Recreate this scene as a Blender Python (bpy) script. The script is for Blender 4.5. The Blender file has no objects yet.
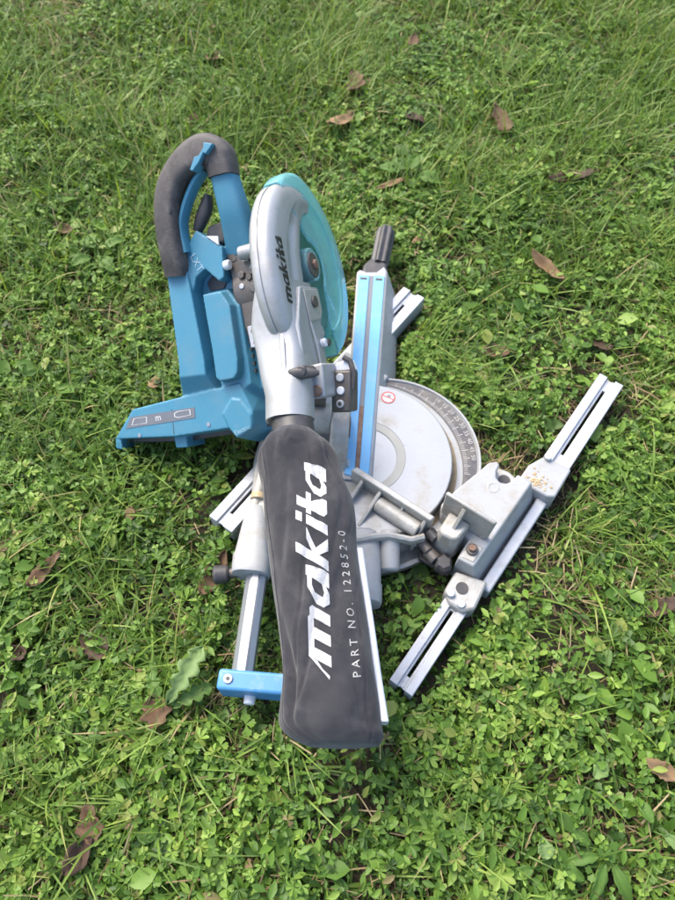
import bpy, bmesh, math, random
import numpy as np
from mathutils import Vector, Matrix
from mathutils.bvhtree import BVHTree
R = math.radians
random.seed(7); rng = np.random.default_rng(11)
scene = bpy.context.scene
COL = scene.collection

# ------------------------------------------------------------------ camera, sky, sun, exposure
cam = bpy.data.cameras.new('camera'); camo = bpy.data.objects.new('camera', cam); COL.objects.link(camo)
camo.location = (0, 0, 1.0); camo.rotation_euler = (R(30), 0, 0)      # 60 degrees below the horizon
cam.sensor_fit = 'VERTICAL'; cam.angle = 2*math.atan(450/680)
cam.sensor_height = 36; cam.lens = 18/(450/680)
cam.clip_start = .01; cam.clip_end = 500
cam.dof.use_dof = True; cam.dof.focus_distance = .86; cam.dof.aperture_fstop = 6.3
scene.camera = camo
SUN_EL, SUN_AZ = 52, -42                                             # azimuth from +Y, clockwise: ahead and to the left
w = bpy.data.worlds.new('World'); scene.world = w; w.use_nodes = True
nt = w.node_tree; bg = nt.nodes['Background']
sky = nt.nodes.new('ShaderNodeTexSky'); sky.sky_type = 'NISHITA'; sky.sun_disc = False
sky.sun_elevation = R(SUN_EL); sky.sun_rotation = R(SUN_AZ)
sky.air_density = 1.0; sky.dust_density = 4.0; sky.ozone_density = 1.0
nt.links.new(sky.outputs[0], bg.inputs[0]); bg.inputs[1].default_value = .15
sl = bpy.data.lights.new('sun', 'SUN'); sl.energy = 1.35; sl.angle = R(32); sl.color = (1, .95, .87)
so = bpy.data.objects.new('sun', sl); COL.objects.link(so)
sd = Vector((math.sin(R(SUN_AZ))*math.cos(R(SUN_EL)), math.cos(R(SUN_AZ))*math.cos(R(SUN_EL)), math.sin(R(SUN_EL))))
so.rotation_euler = (-sd).to_track_quat('-Z', 'Y').to_euler(); so.location = (-2, 2, 4)
vs = scene.view_settings; vs.view_transform = 'Standard'; vs.look = 'None'; vs.gamma = 1; vs.use_curve_mapping = False
vs.exposure = 1.55

# ------------------------------------------------------------------ materials
def mat(name, col, rough=.5, metal=0., col2=None, scale=30, amount=.5, bump=0., bscale=200, spec=.5, dirt=None, dirt_amt=.0, dirt_scale=14, stretch=None, scratch=None):
    m = bpy.data.materials.new(name); m.use_nodes = True; t = m.node_tree; N = t.nodes; L = t.links
    b = N['Principled BSDF']; b.inputs['Roughness'].default_value = rough; b.inputs['Metallic'].default_value = metal
    b.inputs['Specular IOR Level'].default_value = spec
    tc = N.new('ShaderNodeTexCoord'); src = tc.outputs['Object']
    if stretch:
        mp = N.new('ShaderNodeMapping'); mp.inputs['Scale'].default_value = stretch; L.new(src, mp.inputs[0]); src = mp.outputs[0]
    out = None
    c2 = col2 or tuple(c*.78 for c in col)
    n = N.new('ShaderNodeTexNoise'); n.inputs['Scale'].default_value = scale; n.inputs['Detail'].default_value = 6; n.inputs['Roughness'].default_value = .65
    L.new(src, n.inputs['Vector'])
    r = N.new('ShaderNodeMapRange'); r.inputs[1].default_value = .35; r.inputs[2].default_value = .7; r.inputs[4].default_value = amount
    L.new(n.outputs[0], r.inputs[0])
    mx = N.new('ShaderNodeMix'); mx.data_type = 'RGBA'; mx.inputs[6].default_value = (*col, 1); mx.inputs[7].default_value = (*c2, 1)
    L.new(r.outputs[0], mx.inputs[0]); out = mx.outputs[2]
    if dirt:
        n2 = N.new('ShaderNodeTexNoise'); n2.inputs['Scale'].default_value = dirt_scale; n2.inputs['Detail'].default_value = 9; n2.inputs['Roughness'].default_value = .72
        L.new(tc.outputs['Object'], n2.inputs['Vector'])
        r2 = N.new('ShaderNodeMapRange'); r2.inputs[1].default_value = .50; r2.inputs[2].default_value = .72; r2.inputs[4].default_value = dirt_amt
        L.new(n2.outputs[0], r2.inputs[0])
        m2 = N.new('ShaderNodeMix'); m2.data_type = 'RGBA'; m2.inputs[7].default_value = (*dirt, 1)
        L.new(r2.outputs[0], m2.inputs[0]); L.new(out, m2.inputs[6]); out = m2.outputs[2]
        rr = N.new('ShaderNodeMapRange'); rr.inputs[3].default_value = rough; rr.inputs[4].default_value = min(1, rough+.3); L.new(r2.outputs[0], rr.inputs[0]); L.new(rr.outputs[0], b.inputs['Roughness'])
    if scratch:
        ms = N.new('ShaderNodeMapping'); ms.inputs['Scale'].default_value = (26, 210, 90); ms.inputs['Rotation'].default_value = (.3, .5, .7); L.new(tc.outputs['Object'], ms.inputs[0])
        n4 = N.new('ShaderNodeTexNoise'); n4.inputs['Scale'].default_value = 2.2; n4.inputs['Detail'].default_value = 5; n4.inputs['Roughness'].default_value = .75; L.new(ms.outputs[0], n4.inputs['Vector'])
        r4 = N.new('ShaderNodeMapRange'); r4.inputs[1].default_value = .60; r4.inputs[2].default_value = .70; r4.inputs[4].default_value = scratch[1]; L.new(n4.outputs[0], r4.inputs[0])
        m4 = N.new('ShaderNodeMix'); m4.data_type = 'RGBA'; m4.inputs[7].default_value = (*scratch[0], 1); L.new(r4.outputs[0], m4.inputs[0]); L.new(out, m4.inputs[6]); out = m4.outputs[2]
    L.new(out, b.inputs['Base Color'])
    if bump:
        n3 = N.new('ShaderNodeTexNoise'); n3.inputs['Scale'].default_value = bscale; n3.inputs['Detail'].default_value = 4; L.new(src, n3.inputs['Vector'])
        bp = N.new('ShaderNodeBump'); bp.inputs['Strength'].default_value = bump; bp.inputs['Distance'].default_value = .001
        L.new(n3.outputs[0], bp.inputs['Height']); L.new(bp.outputs[0], b.inputs['Normal'])
    return m
DUST = (.36, .30, .22)
M = dict(
    blue=mat('blue_plastic', (.042, .185, .28), .5, col2=(.055, .205, .295), scale=40, bump=.15, bscale=900, dirt=(.15, .20, .22), dirt_amt=.30, dirt_scale=22, scratch=((.20, .27, .31), .5)),
    board=mat('light_blue_plastic', (.115, .36, .62), .5, col2=(.15, .39, .62), scale=25, dirt=(.45, .5, .52), dirt_amt=.25, dirt_scale=30),
    bracketblue=mat('painted_blue_metal', (.055, .21, .42), .45, scale=25, dirt=(.3, .36, .42), dirt_amt=.4, dirt_scale=40),
    rubber=mat('dusty_black_rubber', (.036, .032, .032), .62, col2=(.075, .066, .062), scale=35, amount=.9, bump=.3, bscale=700, dirt=(.155, .14, .125), dirt_amt=.7, dirt_scale=34, scratch=((.20, .19, .17), .5)),
    dark=mat('dark_plastic_and_shade', (.03, .03, .033), .5, col2=(.06, .055, .055), scale=60, dirt=(.14, .12, .10), dirt_amt=.4, dirt_scale=50),  # dark plastic parts, and shade put into holes, sockets and slots
    gun=mat('grimy_dark_metal', (.12, .112, .105), .5, .45, col2=(.07, .06, .055), scale=60, amount=.9, bump=.4, bscale=500, dirt=(.16, .12, .085), dirt_amt=.6, dirt_scale=60),
    silver=mat('silver_paint', (.33, .34, .35), .44, .3, col2=(.29, .30, .31), scale=18, dirt=(.21, .19, .16), dirt_amt=.55, dirt_scale=24, scratch=((.15, .15, .145), .45)),
    white=mat('pale_cast_paint', (.31, .32, .325), .52, .08, col2=(.265, .273, .275), scale=22, bump=.12, bscale=400, dirt=(.24, .19, .12), dirt_amt=.65, dirt_scale=34, scratch=((.13, .12, .105), .55)),
    alu=mat('extruded_aluminium', (.42, .435, .46), .46, .3, col2=(.35, .365, .39), scale=30, bump=.1, bscale=300, dirt=(.26, .24, .20), dirt_amt=.5, dirt_scale=34, scratch=((.16, .16, .16), .55)),
    grime=mat('caked_dust', (.27, .215, .135), .95, col2=(.16, .12, .075), scale=70, amount=.9, bump=.9, bscale=420),
    cast=mat('cast_aluminium', (.39, .39, .375), .48, .3, col2=(.27, .26, .235), scale=40, amount=.8, bump=.5, bscale=420, dirt=(.25, .20, .13), dirt_amt=.85, dirt_scale=28, scratch=((.12, .11, .095), .6)),
    disc=mat('milled_table_metal', (.30, .315, .335), .42, .5, col2=(.26, .275, .29), scale=14, dirt=(.25, .22, .16), dirt_amt=.75, dirt_scale=20, scratch=((.16, .16, .16), .5)),
    discring=mat('table_ring_metal', (.29, .29, .27), .55, .3, scale=30, dirt=DUST, dirt_amt=.3),
    steel=mat('pipe_steel', (.36, .375, .40), .4, .8, col2=(.28, .30, .32), scale=8, stretch=(1, 1, 1)),
    scale=mat('scale_plate', (.060, .060, .068), .5, .2, col2=(.14, .13, .12), scale=45, amount=.9, dirt=(.20, .165, .12), dirt_amt=.35, dirt_scale=30),
    print=mat('white_print', (.58, .58, .58), .6, col2=(.48, .48, .48), scale=120),
    bagprint=mat('worn_white_print', (.44, .44, .44), .85, col2=(.24, .24, .245), scale=420, amount=.6),
    scaleprint=mat('worn_scale_print', (.42, .41, .39), .6, col2=(.24, .23, .21), scale=90, amount=.9),
    faintprint=mat('faded_print', (.28, .42, .50), .6),
    black=mat('black_print', (.014, .014, .016), .5),
    red=mat('red_print', (.52, .10, .09), .6),
    sticker=mat('sticker_grey', (.13, .14, .16), .45),
    strip=mat('white_plastic', (.60, .62, .66), .45),
    dustm=mat('sawdust', (.44, .35, .22), .9, col2=(.30, .22, .12), scale=90, amount=.9, bump=.8, bscale=500),
    rust=mat('rusty_steel', (.16, .085, .055), .7, .4, col2=(.26, .20, .16), scale=80, amount=.8),
    blade=mat('blade_steel', (.42, .43, .44), .32, .9),
)
def bag_material():
    m = mat('dark_bag_cloth', (.023, .0225, .0260), .92, col2=(.042, .041, .045), scale=16, amount=.9, bump=.6, bscale=1300, spec=.2, dirt=(.085, .082, .083), dirt_amt=.5, dirt_scale=24)
    b = m.node_tree.nodes['Principled BSDF']; b.inputs['Sheen Weight'].default_value = .22; b.inputs['Sheen Roughness'].default_value = .5
    return m
M['bag'] = bag_material()
def teal_material():
    m = bpy.data.materials.new('clear_teal_plastic'); m.use_nodes = True; b = m.node_tree.nodes['Principled BSDF']
    b.inputs['Base Color'].default_value = (.44, .85, .90, 1); b.inputs['Roughness'].default_value = .14
    b.inputs['Transmission Weight'].default_value = .78; b.inputs['IOR'].default_value = 1.25
    return m
M['teal'] = teal_material()

# ------------------------------------------------------------------ frames of the saw
C = np.array([.04, .52, 0.])                                          # turntable pivot on the ground
PSI, HB, ALPHA, BETA = R(4.6), R(36.5), R(36), R(24)                  # arm heading, base heading, head raise, bevel
def _rz(a): return np.array([[math.cos(a), math.sin(a), 0], [-math.sin(a), math.cos(a), 0], [0, 0, 1]])
RA, RB = _rz(PSI), _rz(HB)
_ex = np.array([math.cos(BETA), 0, math.sin(BETA)])
_ey = np.array([-math.sin(ALPHA)*math.sin(BETA), math.cos(ALPHA), math.sin(ALPHA)*math.cos(BETA)])
RH = RA @ np.stack([_ex, _ey, np.cross(_ex, _ey)], 1)
OH = np.array([-.0413, .7318, .2734])                                 # blade centre
def FA(p): return RA @ np.asarray(p, float) + C                       # arm frame (x right, y to the grip)
def FB(p): return RB @ np.asarray(p, float) + C                       # base frame (x right, y to the front)
def FH(p): return RH @ np.asarray(p, float) + OH                      # saw head frame
def FW(p): return np.asarray(p, float)

# ------------------------------------------------------------------ mesh helpers
saw = bpy.data.objects.new('miter_saw', None); COL.objects.link(saw); saw.location = C
saw.empty_display_size = .05
saw['label'] = 'blue and silver sliding compound miter saw with dark dust bag lying on the lawn'
saw['category'] = 'miter saw'
def make(name, verts, faces, m, parent=saw, bevel=0., seg=2, smooth=40, label=None):
    me = bpy.data.meshes.new(name)
    V = [tuple(np.asarray(v) - C) for v in verts] if parent is not None else [tuple(v) for v in verts]
    me.from_pydata(V, [], faces)
    bm = bmesh.new(); bm.from_mesh(me); bmesh.ops.remove_doubles(bm, verts=bm.verts, dist=1e-6); bmesh.ops.recalc_face_normals(bm, faces=bm.faces); bm.to_mesh(me); bm.free()
    me.materials.append(M[m] if isinstance(m, str) else m)
    if smooth:
        me.polygons.foreach_set('use_smooth', [True]*len(me.polygons)); me.set_sharp_from_angle(angle=R(smooth))
    o = bpy.data.objects.new(name, me); COL.objects.link(o); o.parent = parent
    if label: o['label'] = label
    if bevel:
        b = o.modifiers.new('bevel', 'BEVEL'); b.width = bevel; b.segments = seg; b.limit_method = 'ANGLE'; b.angle_limit = R(30); b.harden_normals = False
    return o
class MB:
    def __init__(s): s.v = []; s.f = []
    def add(s, v, f):
        n = len(s.v); s.v += [np.asarray(q, float) for q in v]; s.f += [tuple(i+n for i in q) for q in f]; return s
    def prism(s, poly, z0, z1, F=FW, order='xyz', shrink=None):
        """polygon in two axes, extruded along the third; order names which local axes polygon u, v and depth go to"""
        n = len(poly)
        def P(u, v, d):
            q = {order[0]: u, order[1]: v, order[2]: d}; return F((q['x'], q['y'], q['z']))
        top = shrink or poly
        V = [P(u, v, z0) for u, v in poly] + [P(u, v, z1) for u, v in top]
        f = [tuple(range(n))[::-1], tuple(range(n, 2*n))] + [(i, (i+1) % n, n+(i+1) % n, n+i) for i in range(n)]
        return s.add(V, f)
    def box(s, lo, hi, F=FW):
        return s.prism([(lo[0], lo[1]), (hi[0], lo[1]), (hi[0], hi[1]), (lo[0], hi[1])], lo[2], hi[2], F)
    def loft(s, rings, cap=True, closed=True):
        n = len(rings[0]); V = [p for r in rings for p in r]; f = []
        for k in range(len(rings)-1):
            for i in range(n if closed else n-1):
                j = (i+1) % n; f.append((k*n+i, k*n+j, (k+1)*n+j, (k+1)*n+i))
        if cap: f += [tuple(range(n))[::-1], tuple(range((len(rings)-1)*n, len(rings)*n))]
        return s.add(V, f)
    def cyl(s, a, b, r0, r1=None, n=20, F=FW):
        a, b = F(a), F(b); r1 = r0 if r1 is None else r1
        d = (b-a)/np.linalg.norm(b-a); t = np.array([0, 0, 1.]) if abs(d[2]) < .9 else np.array([1., 0, 0])
        x = np.cross(d, t); x /= np.linalg.norm(x); y = np.cross(d, x)
        ring = lambda c, r: [c + r*(math.cos(2*math.pi*i/n)*x + math.sin(2*math.pi*i/n)*y) for i in range(n)]
        return s.loft([ring(a, r0), ring(b, r1)])
    def tube(s, pts, F=FW, n=14, up=(0, 0, 1), e=.8):
        """pts: (x, y, z, half width, half thickness)"""
        P = [F(p[:3]) for p in pts]; upw = F(up)-F((0, 0, 0)); rings = []
        for i, p in enumerate(P):
            d = P[min(i+1, len(P)-1)] - P[max(i-1, 0)]; d /= np.linalg.norm(d)
            sx = np.cross(d, upw); sx /= np.linalg.norm(sx); sz = np.cross(sx, d)
            rw, rt = pts[i][3], pts[i][4]; rg = []
            for k in range(n):
                a = 2*math.pi*k/n; ca, sa = math.cos(a), math.sin(a)
                rg.append(p + sx*rw*math.copysign(abs(ca)**e, ca) + sz*rt*math.copysign(abs(sa)**e, sa))
            rings.append(rg)
        return s.loft(rings)
    def build(s, name, m, parent=saw, **k): return make(name, s.v, s.f, m, parent, **k)
def lathe(profile, c, F, n=96, a0=0., a1=360.):
    """profile (r, z) about the local z axis through c; open list"""
    full = abs(a1-a0-360) < 1e-6; cnt = n if full else n+1; rings = []
    for r, z in profile:
        rings.append([F((c[0]+r*math.sin(R(a0+(a1-a0)*i/n)), c[1]+r*math.cos(R(a0+(a1-a0)*i/n)), z)) for i in range(cnt)])
    return MB().loft(rings, cap=False, closed=full)
def smooth_path(pts, sub=4):
    P = [np.array(p, float) for p in pts]; out = []
    for i in range(len(P)-1):
        p0, p1, p2, p3 = P[max(i-1, 0)], P[i], P[i+1], P[min(i+2, len(P)-1)]
        for k in range(sub):
            t = k/sub; out.append(.5*((2*p1)+(p2-p0)*t+(2*p0-5*p1+4*p2-p3)*t*t+(3*p1-p0-3*p2+p3)*t**3))
    out.append(P[-1]); return out

# lettering: block italic strokes, butted, never overlapping
def Q(x0, y0, x1, y1): return [(x0, y0), (x1, y0), (x1, y1), (x0, y1)]
GL = {
 'm': (1.56, [Q(0, 0, .34, 1), [(.34, .74), (.61, .74), (.61, 1), (.34, 1)], Q(.61, 0, .95, 1), [(.95, .74), (1.22, .74), (1.22, .92), (1.14, 1), (.95, 1)], [(1.22, 0), (1.56, 0), (1.56, .80), (1.44, .92), (1.22, .92)]]),
 'a': (1.10, [[(0, .28), (.30, .30), (.30, .66), (0, .60)], [(0, .28), (.22, 0), (.50, 0), (.68, .16), (.68, .34), (.46, .24), (.30, .30)], [(0, .60), (.30, .66), (.46, .78), (.68, .78), (.68, 1), (.34, 1)], [(.68, 0), (1.16, 0), (1.16, .2), (1.0, .2), (1.0, 1.06), (.68, 1.06)]]),
 'k': (1.04, [Q(0, 0, .33, 1.5), [(.33, .42), (.33, .74), (.64, 1), (1.04, 1)], [(.33, .42), (.52, .57), (1.06, 0), (.66, 0)]]),
 'i': (.34, [Q(0, 0, .34, 1), Q(0, 1.2, .34, 1.5)]),
 't': (.66, [[(.1, .16), (.26, 0), (.70, 0), (.70, .25), (.43, .25), (.43, .76), (.1, .76)], Q(-.06, .76, .72, 1.0), Q(.1, 1.0, .43, 1.45)]),
}
def makita_polys(slant=.22, gap=.14, tail=False):
    x = 0; out = []
    for ch in 'makita':
        wd, polys = GL[ch]
        for p in polys: out.append([(x+u+slant*v, v) for u, v in p])
        x += wd+gap
    if tail: out.append([(-.0, 0), (-.0+.02, .0), (slant*.9, .86), (-.32, -.22)] if False else [(-.34, .10), (-.24, .08), (slant*.99, .99*1.0), (slant*.62-.02, .62)])
    return out, x-gap
def stamp(name, polys, origin, du, dv, size, target, m, parent, dn, off=.0007, sub=5, vs_=1.):
    """project flat polygons (u along du, v along dv) on the surface of target along dn"""
    o, du, dv, dn = (np.asarray(q, float) for q in (origin, du, dv, dn))
    du = du/np.linalg.norm(du); dn = dn/np.linalg.norm(dn); dv = dv - du*(dv@du); dv /= np.linalg.norm(dv)
    dg = bpy.context.evaluated_depsgraph_get(); dg.update(); te = target.evaluated_get(dg); tm = te.to_mesh()
    bvh = BVHTree.FromPolygons([Vector(np.array(v.co)+C) for v in tm.vertices], [tuple(p.vertices) for p in tm.polygons]); te.to_mesh_clear()
    bm = bmesh.new()
    for p in polys:
        try: bm.faces.new([bm.verts.new((u, v, 0)) for u, v in p])
        except ValueError: pass
    bmesh.ops.triangulate(bm, faces=bm.faces)
    for _ in range(6 if sub > 1 else 0):
        le = [e for e in bm.edges if e.calc_length() > .11]
        if not le: break
        bmesh.ops.subdivide_edges(bm, edges=le, cuts=1); bmesh.ops.triangulate(bm, faces=[f for f in bm.faces if len(f.verts) > 3])
    for v in bm.verts:
        q = o + du*v.co.x*size + dv*v.co.y*size*vs_
        h = bvh.ray_cast(Vector(q-dn*.12), Vector(dn), .3)
        loc = np.array(h[0]) if h[0] is not None else q
        v.co = Vector(loc - dn*off - C)
    me = bpy.data.meshes.new(name); bm.to_mesh(me); bm.free(); me.materials.append(M[m])
    ob = bpy.data.objects.new(name, me); COL.objects.link(ob); ob.parent = parent; return ob
def font_polys(text, spacing=1.0):
    cu = bpy.data.curves.new('t', 'FONT'); cu.body = text; cu.space_character = spacing; cu.resolution_u = 2
    o = bpy.data.objects.new('t', cu); COL.objects.link(o); dg = bpy.context.evaluated_depsgraph_get(); dg.update()
    me = bpy.data.meshes.new_from_object(o.evaluated_get(dg)); P = [[(me.vertices[i].co.x, me.vertices[i].co.y) for i in p.vertices] for p in me.polygons]
    wd = max((v.co.x for v in me.vertices), default=0)
    bpy.data.objects.remove(o); bpy.data.curves.remove(cu); bpy.data.meshes.remove(me); return P, wd

# ------------------------------------------------------------------ ground
def ground_height(x, y): return .006*np.sin(3.1*x+1.2)*np.sin(2.7*y+.4) + .004*np.sin(9*x+2*y) + .003*np.sin(13*y-4*x)
def build_ground():
    n = 121; xs = np.linspace(-1, 1, n); xs = np.sign(xs)*(np.abs(xs)*2.4 + np.abs(xs)**9*57); ys = xs + .8
    X, Y = np.meshgrid(xs, ys); Z = ground_height(X, Y)*np.exp(-((X/4)**2+((Y-.8)/4)**2))
    V = np.stack([X, Y, Z], -1).reshape(-1, 3); f = [(j*n+i, j*n+i+1, (j+1)*n+i+1, (j+1)*n+i) for j in range(n-1) for i in range(n-1)]
    m = bpy.data.materials.new('soil_and_thatch'); m.use_nodes = True; t = m.node_tree; N = t.nodes; L = t.links; b = N['Principled BSDF']; b.inputs['Roughness'].default_value = .95
    tc = N.new('ShaderNodeTexCoord')
    n1 = N.new('ShaderNodeTexNoise'); n1.inputs['Scale'].default_value = 70; n1.inputs['Detail'].default_value = 10
    cr = N.new('ShaderNodeValToRGB'); e = cr.color_ramp.elements; e[0].position = .3; e[0].color = (.020, .015, .008, 1); e[1].position = .75; e[1].color = (.085, .062, .034, 1)
    k = cr.color_ramp.elements.new(.55); k.color = (.040, .032, .017, 1)
    bp = N.new('ShaderNodeBump'); bp.inputs['Strength'].default_value = 1; bp.inputs['Distance'].default_value = .012
    L.new(tc.outputs['Object'], n1.inputs['Vector']); L.new(n1.outputs[0], cr.inputs[0])
    ds = N.new('ShaderNodeVectorMath'); ds.operation = 'DISTANCE'; ds.inputs[1].default_value = (0, 1.05, 0); L.new(tc.outputs['Object'], ds.inputs[0])
    dr = N.new('ShaderNodeMapRange'); dr.inputs[1].default_value = 1.35; dr.inputs[2].default_value = 1.9; L.new(ds.outputs['Value'], dr.inputs[0])
    n5 = N.new('ShaderNodeTexNoise'); n5.inputs['Scale'].default_value = 55; n5.inputs['Detail'].default_value = 12; n5.inputs['Roughness'].default_value = .8; L.new(tc.outputs['Object'], n5.inputs['Vector'])
    c5 = N.new('ShaderNodeValToRGB'); e5 = c5.color_ramp.elements; e5[0].position = .32; e5[0].color = (.025, .045, .010, 1); e5[1].position = .68; e5[1].color = (.15, .21, .045, 1); L.new(n5.outputs[0], c5.inputs[0])
    gm = N.new('ShaderNodeMix'); gm.data_type = 'RGBA'; L.new(dr.outputs[0], gm.inputs[0]); L.new(cr.outputs[0], gm.inputs[6]); L.new(c5.outputs[0], gm.inputs[7]); L.new(gm.outputs[2], b.inputs['Base Color'])
    L.new(n1.outputs[0], bp.inputs['Height']); L.new(bp.outputs[0], b.inputs['Normal'])
    o = make('ground', V, f, m, None); o['kind'] = 'structure'; o['label'] = 'dark soil and thatch under the lawn'
build_ground()

# ------------------------------------------------------------------ lawn: grass blades and small leafy ground cover
def leaf_mat(name, ramp, trans=.35, rough=.5):
    m = bpy.data.materials.new(name); m.use_nodes = True; t = m.node_tree; N = t.nodes; L = t.links
    b = N['Principled BSDF']; out = N['Material Output']
    at = N.new('ShaderNodeAttribute'); at.attribute_name = 'tone'
    cr = N.new('ShaderNodeValToRGB'); els = cr.color_ramp.elements
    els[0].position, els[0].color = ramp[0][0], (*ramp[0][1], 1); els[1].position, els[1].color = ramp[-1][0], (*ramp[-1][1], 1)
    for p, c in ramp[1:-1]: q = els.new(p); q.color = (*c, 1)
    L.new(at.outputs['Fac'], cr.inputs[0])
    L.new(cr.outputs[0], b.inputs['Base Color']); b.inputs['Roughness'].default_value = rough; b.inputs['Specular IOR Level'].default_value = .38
    tr = N.new('ShaderNodeBsdfTranslucent'); hs = N.new('ShaderNodeHueSaturation'); hs.inputs['Saturation'].default_value = 1.1; hs.inputs['Value'].default_value = 1.25; hs.inputs['Hue'].default_value = .49
    L.new(cr.outputs[0], hs.inputs['Color']); L.new(hs.outputs[0], tr.inputs[0])
    mx = N.new('ShaderNodeMixShader'); mx.inputs[0].default_value = trans; L.new(b.outputs[0], mx.inputs[1]); L.new(tr.outputs[0], mx.inputs[2]); L.new(mx.outputs[0], out.inputs[0])
    return m
GREENS = [(0, (.032, .072, .011)), (.35, (.080, .166, .024)), (.62, (.146, .262, .037)), (.84, (.228, .345, .060)), (.94, (.22, .255, .055)), (1, (.20, .15, .07))]
M['grass'] = leaf_mat('grass_blades', [(0, (.042, .086, .013)), (.4, (.124, .212, .034)), (.75, (.215, .300, .060)), (.9, (.25, .27, .075)), (1, (.38, .30, .15))], .3, .5)
M['clover'] = leaf_mat('small_leaves', GREENS, .35, .5)
M['broad'] = leaf_mat('broad_leaves', [(0, (.040, .095, .014)), (.5, (.085, .175, .024)), (1, (.19, .29, .10))], .3, .6)
M['deadleaf'] = mat('dry_brown_leaf', (.125, .068, .034), .85, col2=(.058, .031, .015), scale=45, amount=1, bump=.6, bscale=160, dirt=(.20, .14, .085), dirt_amt=.6, dirt_scale=40)
M['deadpale'] = mat('dry_tan_leaf', (.24, .155, .078), .85, col2=(.13, .075, .034), scale=45, amount=1, bump=.6, bscale=160)
M['deaddark'] = mat('dark_rotting_leaf', (.070, .036, .018), .75, col2=(.032, .017, .009), scale=45, amount=1, bump=.6, bscale=160)

_ng = rng.random((6, 64, 64))
def noise2(x, y, k, s):
    g = _ng[k]; u = (x*s) % 64; v = (y*s) % 64; i = np.floor(u).astype(int); j = np.floor(v).astype(int); a = u-i; b = v-j; a = a*a*(3-2*a); b = b*b*(3-2*b)
    i1, j1 = (i+1) % 64, (j+1) % 64; i %= 64; j %= 64
    return g[i, j]*(1-a)*(1-b)+g[i1, j]*a*(1-b)+g[i, j1]*(1-a)*b+g[i1, j1]*a*b
def scatter(dens):
    """points over the stretch of lawn around the saw; full density in and near view, thinner further out"""
    x0, x1, y0, y1 = -1.75, 1.75, -.65, 2.75; n = int(dens*(x1-x0)*(y1-y0)); x = rng.uniform(x0, x1, n); y = rng.uniform(y0, y1, n)
    half = .52 + np.clip(y, -.3, 3)*.30; inside = (np.abs(x) < half) & (y > -.22) & (y < 2.3)
    keep = inside | (rng.random(n) < .34); return x[keep], y[keep]
BARS = [(.216, .276, -.255, .40), (-.166, -.10, -.215, .365)]
def footprint(x, y):
    """1 under the base of the saw, 0 elsewhere"""
    dx, dy = x-C[0], y-C[1]; bx = dx*math.cos(HB)-dy*math.sin(HB); by = dx*math.sin(HB)+dy*math.cos(HB)
    ax = dx*math.cos(PSI)-dy*math.sin(PSI); ay = dx*math.sin(PSI)+dy*math.cos(PSI)
    m = (bx**2+by**2 < .185**2) | ((bx > .1) & (bx < .28) & (by > -.12) & (by < .19)) | ((np.abs(ax+.0) < .06) & (ay > 0) & (ay < .47)) | ((ax > -.185) & (ax < .05) & (ay > -.385) & (ay < 0))
    for a, b, c, d in BARS: m |= (bx > a) & (bx < b) & (by > c) & (by < d)
    return m
def mesh_from_arrays(name, V, F, tone, m, label, kind='stuff'):
    """V (n, 3), F (k, 3)"""
    me = bpy.data.meshes.new(name); me.vertices.add(len(V)); me.vertices.foreach_set('co', V.astype(np.float32).ravel())
    me.loops.add(F.size); me.loops.foreach_set('vertex_index', F.astype(np.int32).ravel())
    me.polygons.add(len(F)); me.polygons.foreach_set('loop_start', np.arange(0, F.size, 3, dtype=np.int32))
    me.polygons.foreach_set('use_smooth', np.ones(len(F), bool))
    a = me.attributes.new('tone', 'FLOAT', 'POINT'); a.data.foreach_set('value', tone.astype(np.float32))
    me.materials.append(M[m]); me.update(calc_edges=True)
    o = bpy.data.objects.new(name, me); COL.objects.link(o); o['kind'] = kind; o['label'] = label; return o
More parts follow.
